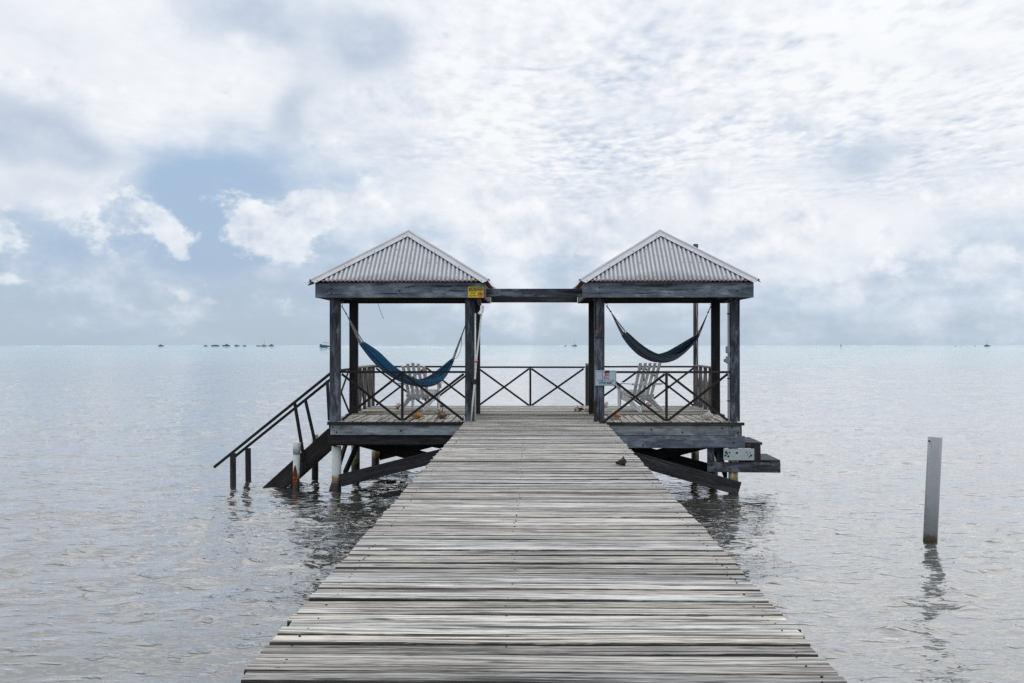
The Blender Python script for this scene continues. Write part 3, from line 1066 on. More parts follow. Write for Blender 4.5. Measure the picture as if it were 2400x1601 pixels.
# ------------------------------------------------------------------ stair into the water (left)
st = thing('sea_stair', (-4.6, 21.45, -.8), 'dark timber stair with two handrails going down into the water left of the deck', 'stair')
for yy in (21.0, 21.9):
    board('stair_stringer', st, (-3.74, yy, -.30), (-5.45, yy, -1.84), .05, .30, M_DARK)
for i in range(5):
    f_ = .10 + i * .19
    x_, z_ = -3.74 - 1.71 * f_, -.30 - 1.54 * f_
    board('tread', st, (x_, 21.03, z_ + .05), (x_, 21.87, z_ + .05), .25, .04, M_DARK)
for yy, yo in ((20.955, 0), (21.945, 0)):
    # handrail line
    def rz(x_): return .79 + (x_ + 3.84) * .805
    board('handrail', st, (-3.76, yy, rz(-3.76)), (-5.95 if yy < 21.5 else -5.86, yy, rz(-5.95 if yy < 21.5 else -5.86)), .05, .05, M_RAIL)
    board('baluster', st, (-4.455, yy, rz(-4.455)), (-4.25, yy, -.94 if yy < 21.5 else -.6), .055, .055, M_RAIL)
    board('newel_post', st, (-5.585 if yy < 21.5 else -5.55, yy, DEEP), (-5.60 if yy < 21.5 else -5.57, yy, rz(-5.6) - .02), .095, .095, M_DARK, up=(0, -1, 0))

t = thing('pipe_pile', (-4.37, 20.74, -1.28), 'white pipe pile with collar and orange rust streak in front of the stair', 'pile')
smooth_sides(pole('pipe', t, (-4.405, 20.74, DEEP), (-4.37, 20.74, -.60), .062, M_PVC))
smooth_sides(pole('collar', t, (-4.371, 20.74, -.64), (-4.366, 20.74, -.43), .069, M_PVC))
# rust patch: thin scale standing proud of the pipe
v, f = [], []
for i in range(9):
    tt = i / 8
    hw = .75 * math.sin(PI * min(1, tt * .92 + .06)) ** .7
    for k in range(7):
        an = -PI / 2 - .15 + hw * (k / 3 - 1)
        v.append((-4.392 + .014 * tt + .0645 * math.cos(an), 20.74 + .0645 * math.sin(an), -1.26 + .42 * tt))
for i in range(8):
    for k in range(6):
        a = i * 7 + k
        f.append((a, a + 1, a + 8, a + 7))
mr, N_, b_ = material('rust_scale')
g_ = N_.new('ShaderNodeNewGeometry').outputs['Position']
N_.put(b_.inputs['Base Color'], N_.ramp(N_.noise(g_, 18, 5, .6), [(.35, (.03, .008, .004)), (.55, (.16, .03, .008)), (.7, (.42, .14, .03))]))
b_.inputs['Roughness'].default_value = .9
obj('rust_patch', mesh('rust_patch', v, f, True), mr, t, Matrix.Identity(4))
t = thing('pipe_pile', (-4.3, 22.12, -1.28), 'stained brown-footed pipe pile standing behind the stair', 'pile')
smooth_sides(pole('pipe', t, (-4.3, 22.12, DEEP), (-4.3, 22.12, -.39), .065, M_PVC_MID))

# lone pole on the right
M_LONE = pvc('lone_pole_plastic', (0.21, 0.232, 0.245), rust=0.0, low=-1.15, weed=(.07, .06, .025), rough=.28)
t = thing('lone_pole', (5.27, 15.2, -1.28), 'lone grey plastic pole standing in open water at the right', 'pole')
sp = smooth_sides(pole('pipe', t, (5.262, 15.45, DEEP), (5.375, 15.45, .115), .0935, M_LONE, 32))
pole('bolt', t, (5.285, 15.40, .065), (5.268, 15.39, .065), .012, M_IRON, 8)

# ------------------------------------------------------------------ boarding step on the right side
bs = thing('boarding_step', (3.9, 20.9, -.7), 'two step timber boarding stair at the right edge of the deck with white plate', 'step')
for k in range(5):
    obj('tread', mesh('tread', *bar_geo(.35, .235, .04, .005)), M_POST, bs, Matrix.Translation((3.675, 20.42 + k * .245, -.400)))
for k in range(5):
    obj('tread', mesh('tread', *bar_geo(.345, .235, .04, .005)), M_POST, bs, Matrix.Translation((4.0, 20.44 + k * .245, -.712)))
board('riser', bs, (3.915, 20.33, -.42), (3.915, 20.33, -.725), .165, .045, M_DARK, up=(0, -1, 0))
board('side_board', bs, (3.66, 20.345, -.455), (3.83, 20.345, -.455), .04, .06, M_DARK)
board('step_beam', bs, (3.05, 20.32, -.815), (4.345, 20.32, -.825), .05, .178, M_POST)
board('step_beam', bs, (3.72, 21.55, -.815), (4.345, 21.55, -.825), .05, .178, M_DARK)
board('step_beam', bs, (4.32, 20.35, -.80), (4.32, 21.52, -.80), .05, .15, M_DARK)
board('hanger', bs, (3.12, 20.37, -.48), (3.12, 20.37, -.90), .12, .05, M_POST, up=(0, -1, 0))
board('hanger', bs, (3.30, 20.40, -.48), (3.30, 20.40, -.74), .14, .05, M_DARK, up=(0, -1, 0))
pl_ = board('plate', bs, (3.325, 20.235, -.585), (3.865, 20.235, -.585), .03, .205, M_PLATE, label='white plate with bolt holes')
mb = MB()
for (xx, zz, r_) in ((3.37, -.545, .022), (3.39, -.575, .014), (3.355, -.60, .018), (3.41, -.615, .018), (3.43, -.55, .014), (3.56, -.555, .019), (3.73, -.54, .01), (3.79, -.55, .01), (3.81, -.60, .02), (3.78, -.625, .012), (3.75, -.585, .008)):
    mb.tube([(xx, 20.222, zz), (xx, 20.214, zz)], r_, 8)
obj('plate_bolts', mb.mesh('plate_bolts'), M_IRON, pl_, Matrix.Identity(4), 'stuff')

# ------------------------------------------------------------------ lamp pole behind the right hut
t = thing('lamp_pole', (3.60, 25.62, -1.28), 'dark square pole with small lamp on top rising behind the right hut', 'lamp pole')
board('pole', t, (3.60, 25.62, DEEP), (3.60, 25.62, 3.62), .10, .10, M_POST, up=(0, -1, 0))
mb = MB()
mb.box((3.64, 25.50, 3.34), (3.72, 25.60, 3.46))
mb.tube([(3.68, 25.55, 3.34), (3.69, 25.53, 3.27)], [.03, .055], 10)
obj('lamp', mb.mesh('lamp'), M_BOXBLUE, t, Matrix.Identity(4))
mb = MB()
mb.tube([(3.62 + .012 * math.sin(k * 1.7), 25.555, 3.25 - k * .17) for k in range(15)] + [(3.66, 25.56, .78)], .011, 6)
obj('cable', mb.mesh('cable'), plain('beige_cable', (.30, .25, .18), .6), t, Matrix.Identity(4))

# electric conduit on the right post
t = thing('conduit', (3.42, 20.25, 0), 'thin grey conduit pipe clamped beside the front right hut post', 'pipe')
mb = MB()
mb.tube([(3.415, 20.27, .02), (3.415, 20.27, 2.17)], .011, 8)
obj('pipe', mb.mesh('pipe', True), plain('conduit_grey', (.15, .155, .16), .5), t, Matrix.Identity(4))
mb = MB()
for zz in (.35, .75, 1.3, 1.9, 2.1):
    mb.box((3.398, 20.252, zz), (3.44, 20.29, zz + .02))
obj('clamps', mb.mesh('clamps'), M_IRON, t, Matrix.Identity(4), 'stuff')
for (zz, lab) in ((1.27, 'upper blue-grey electric box on the conduit of the right post'), (1.09, 'lower blue-grey electric box with round plug cover on the conduit')):
    t = thing('electric_box', (3.40, 20.21, zz), lab, 'electric box', 'electric boxes on the right post')
    mb = MB()
    v, f = bar_geo(.125, .082, .06, .012)
    M_ = Matrix.Translation((3.40, 20.215, zz - .062)) @ Matrix.Rotation(-PI / 2, 4, 'Y')
    obj('case', mesh('case', v, f), M_BOXBLUE, t, M_)
    mb.box((3.355, 20.165, zz - .05), (3.435, 20.186, zz + .05))
    obj('cover', mb.mesh('cover'), M_BOXBLUE, t, Matrix.Identity(4))
    if zz < 1.2:
        mb = MB()
        mb.tube([(3.365, 20.20, zz - .01), (3.325, 20.20, zz - .01)], [.032, .026], 10)
        obj('plug', mb.mesh('plug'), M_BOXBLUE, t, Matrix.Identity(4))

# ------------------------------------------------------------------ shower pipe at the left hut
t = thing('shower_pipe', (-1.1, 20.1, 0), 'white plastic shower pipe leaning on the left hut post with red valve', 'shower')
pts = [(-1.145, 20.13, .0), (-1.115, 20.12, .35), (-1.08, 20.11, .70), (-1.052, 20.10, 1.07), (-.985, 20.09, 1.65), (-.948, 20.08, 2.0)]
mb = MB(); mb.tube(pts, .0165, 10)
obj('pipe', mb.mesh('pipe', True), M_PIPE, t, Matrix.Identity(4))
mb = MB()
mb.tube([(-.950, 20.085, 1.93), (-.935, 20.07, 2.045)], .026, 10)
mb.tube([(-.945, 20.075, 2.0), (-.975, 20.03, 1.93), (-.985, 20.02, 1.895)], [.022, .03, .042], 12)
obj('shower_head', mb.mesh('shower_head', False), M_PIPE, t, Matrix.Identity(4))
mb = MB()
mb.box((-1.085, 20.06, 1.055), (-1.02, 20.085, 1.075)); mb.tube([(-1.052, 20.10, 1.065), (-1.052, 20.065, 1.065)], .014, 8)
obj('valve', mb.mesh('valve'), M_RED, t, Matrix.Identity(4))
mb = MB()
mb.tube([(-1.079, 20.11, .66), (-1.077, 20.11, .75)], .024, 10)
mb.box((-1.11, 20.085, .69), (-1.06, 20.10, .71))
obj('clamp', mb.mesh('clamp'), M_IRON, t, Matrix.Identity(4))
t = thing('water_pipe', (-1.07, 20.16, 0), 'straight upright pale pipe strapped beside the left hut post', 'pipe')
mb = MB(); mb.tube([(-1.073, 20.165, .0), (-1.073, 20.165, 1.92)], .014, 10)
obj('pipe', mb.mesh('pipe', True), M_PIPE, t, Matrix.Identity(4))

# ------------------------------------------------------------------ signs
def text_mesh(body, size, bold=0.0, align='CENTER'):
    cu = bpy.data.curves.new('lettering', 'FONT')
    cu.body = body
    cu.size = size
    cu.align_x = align
    cu.align_y = 'CENTER'
    cu.offset = bold
    cu.extrude = .0008
    cu.resolution_u = 3
    o = bpy.data.objects.new('lettering_tmp', cu)
    COL.objects.link(o)
    dg = bpy.context.evaluated_depsgraph_get()
    me = bpy.data.meshes.new_from_object(o.evaluated_get(dg))
    bpy.data.objects.remove(o)
    bpy.data.curves.remove(cu)
    return me


def put_text(body, parent, x, z, y, width, mat, height, bold=0.0):
    me = text_mesh(body, height, bold)
    xs = [v.co.x for v in me.vertices]
    w = max(xs) - min(xs)
    sx = width / w
    M = Matrix.Translation((x, y, z)) @ Matrix.Rotation(PI / 2, 4, 'X') @ Matrix.Diagonal((sx, 1, 1, 1))
    me.materials.clear()
    return obj('lettering', me, mat, parent, M)


M_YEL = plain('sign_yellow', (0.62, 0.45, 0.015), .45, var=.08)
M_BLK = plain('sign_black', (0.012, 0.011, 0.010), .5)
M_ORG = plain('sign_orange', (0.62, 0.24, 0.05), .5)
M_SRED = plain('sign_red', (0.33, 0.03, 0.02), .5)
sg = thing('caution_sign', (-1.055, 19.99, 2.28), 'small yellow and black caution sign on the left hut fascia', 'sign')
Y0 = 19.992
v, f = bar_geo(.272, .19, .006, .002)
obj('panel', mesh('panel', v, f), M_YEL, sg, Matrix.Translation((-1.191, Y0, 2.283)) @ Matrix.Rotation(PI / 2, 4, 'X'))
mb = MB()
mb.box((-1.176, Y0 - .0062, 2.312), (-.934, Y0 - .0032, 2.366))
obj('header', mb.mesh('header'), M_BLK, sg, Matrix.Identity(4))
put_text('CAUTION', sg, -1.055, 2.3385, Y0 - .0072, .205, M_YEL, .046, .0006)
put_text('SHALLOW', sg, -1.106, 2.288, Y0 - .0042, .122, M_BLK, .026, .0004)
put_text('WATER', sg, -1.106, 2.257, Y0 - .0042, .086, M_BLK, .026, .0004)
put_text('NO DIVING', sg, -1.106, 2.220, Y0 - .0042, .138, M_BLK, .026, .0004)


def ring(cx, cz, y, r0, r1, n=24):
    v, f = [], []
    for k in range(n):
        a = 2 * PI * k / n
        for r in (r0, r1):
            for yy in (y, y + .002):
                v.append((cx + r * math.cos(a), yy, cz + r * math.sin(a)))
    for k in range(n):
        a, b = 4 * k, 4 * ((k + 1) % n)
        f += [(a, a + 2, b + 2, b), (a + 1, b + 1, b + 3, a + 3), (a + 2, a + 3, b + 3, b + 2), (a, b, b + 1, a + 1)]
    return v, f


def slash(cx, cz, y, r, w, ang):
    m = MB()
    d = Vector((math.cos(ang), 0, math.sin(ang))) * r
    c = Vector((cx, y + .001, cz))
    m.bar(c - d, c + d, w, .002, up=(0, -1, 0))
    return m.v, m.f


mb = MB(); mb.tube([(-.976, Y0 - .0030, 2.248), (-.976, Y0 - .0048, 2.248)], .041, 24)
obj('symbol_disc', mb.mesh('symbol_disc'), M_ORG, sg, Matrix.Identity(4))
mb = MB(); mb.add(*ring(-.976, 2.248, Y0 - .0072, .033, .043)); mb.add(*slash(-.976, 2.248, Y0 - .0072, .036, .009, -PI / 4))
obj('prohibition_ring', mb.mesh('prohibition_ring'), M_SRED, sg, Matrix.Identity(4))
mb = MB()
mb.tube([(-.968, Y0 - .0052, 2.262), (-.968, Y0 - .0066, 2.262)], .008, 10)
mb.bar((-.972, Y0 - .0058, 2.256), (-.990, Y0 - .0058, 2.232), .010, .0016, up=(0, -1, 0))
mb.bar((-.972, Y0 - .0058, 2.256), (-.955, Y0 - .0058, 2.240), .006, .0016, up=(0, -1, 0))
obj('diver', mb.mesh('diver'), M_BLK, sg, Matrix.Identity(4))

M_SIGN = plain('sign_pale_blue', (0.36, 0.45, 0.53), .4, var=.1, scale=5)
M_NAVY = plain('sign_navy', (0.03, 0.045, 0.10), .5)
M_GREYB = plain('sign_grey_blue', (0.10, 0.15, 0.22), .5)
M_MAROON = plain('sign_maroon', (0.22, 0.03, 0.06), .5)
M_LILAC = plain('sign_lilac', (0.42, 0.38, 0.46), .5)
sg = thing('swim_sign', (1.235, 20.17, .77), 'pale blue swim at your own risk sign on the right hut post', 'sign')
Y1 = 20.170
v, f = bar_geo(.375, .273, .007, .003)
obj('panel', mesh('panel', v, f), M_SIGN, sg, Matrix.Translation((1.050, Y1, .7685)) @ Matrix.Rotation(PI / 2, 4, 'X'))
mb = MB()
x0_, x1_, z0_, z1_ = 1.062, 1.413, .643, .894
for (a, b, c, d) in ((x0_, z0_, x1_, z0_ + .005), (x0_, z1_ - .005, x1_, z1_), (x0_, z0_ + .005, x0_ + .005, z1_ - .005), (x1_ - .005, z0_ + .005, x1_, z1_ - .005)):
    mb.box((a, Y1 - .0058, b), (c, Y1 - .0036, d))
obj('border', mb.mesh('border'), M_GREYB, sg, Matrix.Identity(4))
put_text('SWIM AT YOUR', sg, 1.237, .723, Y1 - .0048, .300, M_GREYB, .052, .0004)
put_text('OWN RISK', sg, 1.237, .680, Y1 - .0048, .245, M_NAVY, .054, .0022)
mb = MB(); mb.box((1.181, Y1 - .0046, .755), (1.297, Y1 - .0036, .871))
obj('symbol_square', mb.mesh('symbol_square'), M_LILAC, sg, Matrix.Identity(4))
mb = MB()
for (a, b, c, d) in ((1.179, .753, 1.299, .759), (1.179, .867, 1.299, .873), (1.179, .759, 1.185, .867), (1.293, .759, 1.299, .867)):
    mb.box((a, Y1 - .0062, b), (c, Y1 - .0040, d))
obj('symbol_border', mb.mesh('symbol_border'), M_MAROON, sg, Matrix.Identity(4))
mb = MB()
mb.bar((1.222, Y1 - .0056, .852), (1.258, Y1 - .0056, .858), .013, .0018, up=(0, -1, 0))
mb.bar((1.225, Y1 - .0056, .852), (1.247, Y1 - .0056, .815), .017, .0018, up=(0, -1, 0))
mb.bar((1.212, Y1 - .0056, .797), (1.247, Y1 - .0056, .818), .012, .0018, up=(0, -1, 0))
mb.bar((1.244, Y1 - .0056, .816), (1.262, Y1 - .0056, .802), .012, .0018, up=(0, -1, 0))
mb.bar((1.192, Y1 - .0056, .778), (1.286, Y1 - .0056, .776), .008, .0018, up=(0, -1, 0))
obj('swimmer', mb.mesh('swimmer'), M_MAROON, sg, Matrix.Identity(4))
mb = MB(); mb.tube([(1.270, Y1 - .0046, .826), (1.270, Y1 - .0066, .826)], .011, 10)
mb.box((1.226, Y1 - .009, .862), (1.302, Y1 - .0066, .905))
obj('black_patch', mb.mesh('black_patch'), M_BLK, sg, Matrix.Identity(4))
sg = thing('faded_symbol', (1.135, 20.175, 1.67), 'faded red prohibition ring on the right hut post', 'sign')
mb = MB()
mb.add(*ring(1.135, 1.67, 20.1755, .052, .062)); mb.add(*slash(1.135, 1.67, 20.1755, .055, .010, R(35)))
obj('ring', mb.mesh('ring'), plain('faded_red', (.12, .03, .03), .8, var=.4, scale=40), sg, Matrix.Identity(4))


# ------------------------------------------------------------------ hammocks
def W(u, v, Y):
    """point at depth Y seen in direction (u, v) of the survey sketch"""
    return Vector(((u - 1225) / 2612 * Y - .04, Y, 1.36 - (v - 791.5) / 2612 * Y))


def catmull(pts, n):
    out = []
    P = [pts[0]] + list(pts) + [pts[-1]]
    for i in range(1, len(P) - 2):
        for k in range(n):
            t = k / n
            a, b, c, d = P[i - 1], P[i], P[i + 1], P[i + 2]
            out.append(.5 * ((2 * b) + (c - a) * t + (2 * a - 5 * b + 4 * c - d) * t * t + (3 * b - a - 3 * c + d) * t ** 3))
    out.append(Vector(pts[-1]))
    return out


def hammock(label, A, B, low, upp, hw, mat, ropemat, ringsA=None):
    """A, B hook points; low / upp = bottom and rim lines (pairs of points) along the cloth"""
    h = thing('hammock', (A + B) / 2, label, 'hammock', 'hammocks hung in the huts')
    L = catmull(low, 8)
    U = catmull(upp, 8)
    d = (B - A); d.z = 0; d.normalize()
    nrm = Vector((-d.y, d.x, 0))
    if nrm.y > 0: nrm = -nrm            # towards the pier
    v, f = [], []
    m = 24
    n = len(L)
    for i in range(n):
        s = i / (n - 1)
        wv = hw * (.10 + .90 * math.sin(PI * s) ** .75)
        c = (L[i] + U[i]) / 2
        for k in range(m + 1):
            t = -1 + 2 * k / m
            z = L[i] + (U[i] - L[i]) * (abs(t) ** 1.7)
            fold = .015 * math.sin(t * 9 + 2.0 * s) + .010 * math.sin(t * 17 - 3 * s)
            lower = -.035 * max(0, t) * math.sin(PI * s)     # rim nearer to the pier hangs lower
            v.append(Vector((z.x, z.y, z.z)) + nrm * (t * wv) + Vector((0, 0, lower + fold * (.35 + .65 * math.sin(PI * s)))) + nrm * fold)
    for i in range(n - 1):
        for k in range(m):
            a = i * (m + 1) + k
            f.append((a, a + 1, a + m + 2, a + m + 1))
    me = mesh('cloth', v, f, True)
    uv = me.uv_layers.new(name='UVMap')
    for li, lp in enumerate(me.loops):
        i, k = divmod(lp.vertex_index, m + 1)
        uv.data[li].uv = (i / (n - 1) * 2.2, k / m)
    cl = obj('cloth', me, mat, h, Matrix.Identity(4))
    sol = cl.modifiers.new('thickness', 'SOLIDIFY'); sol.thickness = .006
    for (P, i) in ((A, 0), (B, n - 1)):
        mb = MB()
        end = v[i * (m + 1):(i + 1) * (m + 1)]
        ce = (end[0] + end[-1]) / 2
        knot = P + (ce - P) * .22
        mb.tube([P, knot], .010, 6)
        for k in range(0, m + 1, 2):
            mid_ = knot + (end[k] - knot) * .5 + Vector((0, 0, -.008))
            mb.tube([knot, mid_, end[k]], .0052, 5)
        mb.sphere(knot, .018, 8, 6)
        obj('cord_fan', mb.mesh('cord_fan'), ropemat, h, Matrix.Identity(4))
        mb = MB()
        hk = [P + Vector((.022 * math.cos(a), 0, .022 * math.sin(a) + .018)) for a in [R(-90 + 36 * q) for q in range(9)]]
        mb.tube(hk, .005, 6)
        obj('hook', mb.mesh('hook'), M_IRON, h, Matrix.Identity(4))
    return h


def cloth_mat(name, stripes, shade=.25):
    m, N, b = material(name)
    uv = N.new('ShaderNodeTexCoord').outputs['UV']
    u, v, _ = N.sep(uv)
    wob = N.noise(uv, 5.0, 3, .5)
    t = N.add(v, N.mul(N.sub(wob, .5), .03))
    c = N.ramp(t, stripes, 'CONSTANT')
    wv = N.noise(N.xyz(N.mul(u, 60.0), N.mul(v, 300.0)), 1.0, 2, .5)
    c = N.mix(N.lin(wv, .35, .65, 0, .3), c, (0.0, 0.0, 0.0), 'MIX')
    N.put(b.inputs['Base Color'], c)
    b.inputs['Roughness'].default_value = .9
    b.inputs['Sheen Weight'].default_value = .15
    N.put(b.inputs['Normal'], N.bump(N.noise(N.xyz(N.mul(u, 5.0), N.mul(v, 26.0)), 1.0, 4, .6), .9, .03))
    return m


BL, BD, BN = (0.012, 0.145, 0.30), (0.008, 0.035, 0.11), (0.006, 0.02, 0.06)
M_BLUE = cloth_mat('blue_hammock_cloth', [(0, BD), (.10, BL), (.42, BN), (.50, BL), (.70, BD), (.76, BL), (.97, (0.02, .16, .28))])
TE = (0.02, 0.11, 0.18)
M_STRIPE = cloth_mat('striped_hammock_cloth', [(0, BN), (.06, TE), (.12, BN), (.18, (.02, .08, .13)), (.24, BN), (.5, (.03, .09, .15)), (.56, (.015, .03, .07)), (.62, (.03, .13, .16)), (.66, (.14, .025, .04)), (.71, BN), (.75, TE), (.80, (.15, .03, .035)), (.845, (.03, .15, .17)), (.88, (.012, .03, .06)), (.95, (.03, .09, .11))])
M_ROPE = plain('grey_rope', (.16, .15, .14), .9, var=.3, scale=60)
M_ROPE2 = plain('pale_cord', (.36, .35, .33), .9, var=.2, scale=60)

def hline(spec, A, B):
    ua, ub = spec['ua'], spec['ub']
    f = lambda lst: [W(u, v, A.y + (B.y - A.y) * (u - ua) / (ub - ua)) for (u, v) in lst]
    return f(spec['low']), f(spec['up'])


A = W(783, 702, 20.36); B = W(1085, 702, 22.36)
sp = dict(ua=783, ub=1085, low=[(826, 790), (852, 823), (880, 851), (912, 872), (945, 884), (975, 888), (1003, 882), (1024, 863), (1040, 828)],
          up=[(833, 785), (862, 806), (890, 834), (920, 855), (950, 867), (978, 869), (1003, 858), (1026, 838), (1041, 822)])
lo, up_ = hline(sp, A, B)
hammock('bright blue hammock slung low in the left hut', A, B, lo, up_, .20, M_BLUE, M_ROPE2)
A = W(1392, 702, 20.36); B = W(1631, 703, 22.34)
sp = dict(ua=1392, ub=1631, low=[(1429, 770), (1446, 793), (1468, 814), (1490, 826), (1514, 832), (1540, 828), (1564, 814), (1585, 795), (1600, 775)],
          up=[(1436, 762), (1456, 784), (1478, 801), (1500, 810), (1522, 812), (1546, 806), (1566, 794), (1586, 780), (1603, 767)])
lo, up_ = hline(sp, A, B)
hammock('dark navy and red striped hammock hanging high in the right hut', A, B, lo, up_, .19, M_STRIPE, M_ROPE)
t = thing('dangling_line', (-3.0, 22.3, 2.1), 'thin loose cord dangling under the left hut roof', 'cord')
mb = MB(); mb.tube([(-3.10, 22.3, 2.20), (-3.07, 22.3, 2.08), (-3.01, 22.3, 1.93), (-2.985, 22.3, 1.87)], .004, 5)
obj('strand', mb.mesh('strand'), M_IRON, t, Matrix.Identity(4))
t = thing('rope_loop', (-1.40, 22.2, 1.2), 'thin rope loop hanging from the right end of the blue hammock', 'cord')
mb = MB(); mb.tube(catmull([W(1060, 770, 22.1), W(1058, 800, 22.1), W(1050, 820, 22.1), W(1042, 822, 22.1), W(1048, 800, 22.1)], 6), .005, 5)
obj('strand', mb.mesh('strand'), M_ROPE, t, Matrix.Identity(4))


# ------------------------------------------------------------------ chairs
def make_chair(label, loc, rz, flat_top=False):
    c = thing('garden_chair', loc, label, 'chair', 'white slatted garden chairs on the deck', rz)
    Mc = WORLD[c.name]
    def bd(name, p, q, w, t, up=(0, 0, 1)):
        p, q = Mc @ Vector(p), Mc @ Vector(q)
        u = (Mc.to_3x3() @ Vector(up))
        return board(name, c, p, q, w, t, M_CHAIR, up=u, jit=.0)
    for s in (-1, 1):
        # side rail is also the rear leg
        v, f = [], []
        prof = [(.46, .24), (.46, .375), (.30, .385), (.05, .30), (-.22, .15), (-.40, .085), (-.47, .05), (-.47, 0.0), (-.38, 0.0), (-.16, .07), (.10, .17)]
        for x in (s * .255 - .0125, s * .255 + .0125):
            v += [(x, y_, z_) for (y_, z_) in prof]
        n = len(prof)
        f = [tuple(range(n)), tuple(range(2 * n - 1, n - 1, -1))] + [(k, k + n, (k + 1) % n + n, (k + 1) % n) for k in range(n)]
        obj('side_rail', mesh('side_rail', v, f), M_CHAIR, c, Mc)
        bd('front_leg', (s * .285, .40, 0), (s * .285, .40, .545), .11, .028, up=(1, 0, 0))
        bd('armrest', (s * .315, .50, .56), (s * .30, -.28, .56), .125, .024)
        bd('arm_bracket', (s * .318, .40, .44), (s * .318, .40, .545), .06, .022, up=(0, 1, 0))
    for k in range(6):
        y_ = .45 - k * .085
        z_ = .40 - max(0, k - 1) * .026
        bd('seat_slat', (-.285, y_, z_), (.285, y_, z_), .07, .02, up=(0, .28, 1))
    for k in range(5):
        fx = (k - 2)
        x0, x1 = fx * .098, fx * .112
        top = .985 if flat_top else .985 - .018 * fx * fx
        zt = top
        p0 = Vector((x0, -.02, .22))
        dirn = Vector((x1 - x0, -.36, .76))
        tq = (zt - p0.z) / dirn.z
        p1 = p0 + dirn * tq
        bd('back_slat', p0, p1, .066, .02, up=(0, 1, .45))
    bd('back_brace', (-.25, -.085, .30), (.25, -.085, .30), .075, .022, up=(0, 1, .4))
    bd('back_brace', (-.33, -.245, .545), (.33, -.245, .545), .07, .024, up=(0, 0, 1))
    bd('back_brace', (-.235, -.325, .78), (.235, -.325, .78), .05, .02, up=(0, 1, .4))
    return c


make_chair('white slatted garden chair facing the sea behind the blue hammock', (-2.40, 23.45, .008), R(-14))
make_chair('white slatted garden chair turned left behind the right front railing', (2.16, 23.35, .008), R(24), True)


# ------------------------------------------------------------------ conch shells
def conch_mesh(seed, spikes=8, spike=.35):
    rng = random.Random(seed)
    v, f = [], []
    prof = [(0, .004), (.06, .10), (.12, .20), (.18, .24), (.26, .40), (.34, .50), (.44, .46), (.56, .38), (.70, .27), (.84, .15), (.95, .07), (1.0, .03)]
    n = 32
    for i, (x, r) in enumerate(prof):
        for k in range(n):
            a = 2 * PI * k / n
            b = abs(math.cos(a * spikes / 2 + x * 3)) ** 8
            w = math.exp(-((x - .33) / .07) ** 2) + .55 * math.exp(-((x - .14) / .04) ** 2)
            rr = r * (1 + .12 * math.sin(a + 6 * x)) * .62 + spike * b * w * .42 * rng.uniform(.75, 1.2)
            v.append((x - .42 - .10 * b * w, rr * math.cos(a), rr * math.sin(a)))
    for i in range(len(prof) - 1):
        for k in range(n):
            f.append((i * n + k, i * n + (k + 1) % n, (i + 1) * n + (k + 1) % n, (i + 1) * n + k))
    f.append(tuple(range(n - 1, -1, -1)))
    f.append(tuple((len(prof) - 1) * n + k for k in range(n)))
    return mesh('shell_body', v, f, True)


def lip_mesh(seed):
    """flared lip: a curved flange along one side, inner face showing"""
    v, f = [], []
    n, m = 10, 6
    for i in range(n + 1):
        s = i / n
        x = -.12 + .62 * s
        flare = .36 * math.sin(PI * (s * .85 + .08)) + .03
        for k in range(m + 1):
            t = k / m
            a = R(222) - R(85) * t
            r = .14 + flare * t
            v.append((x + .05 * math.sin(4 * t), r * math.cos(a) * .95, r * math.sin(a) * .55 + .02))
    nv = len(v)
    for i in range(n):
        for k in range(m):
            a = i * (m + 1) + k
            f.append((a, a + 1, a + m + 2, a + m + 1))
    v += [(x, y_ - .012, z - .02) for (x, y_, z) in v]
    f += [tuple(reversed([q + nv for q in fc])) for fc in f[:]]
    return mesh('shell_lip', v, f, True)


def shell_mat(name, a, b, rough=.6):
    m, N, bs_ = material(name)
    tc = N.new('ShaderNodeTexCoord').outputs['Object']
    n = N.noise(tc, 6.0, 5, .6, .5)
    N.put(bs_.inputs['Base Color'], N.mix(N.smooth(n, .38, .62), a, b))
    bs_.inputs['Roughness'].default_value = rough
    N.put(bs_.inputs['Normal'], N.bump(N.noise(tc, 22.0, 4, .6), .4, .03))
    return m


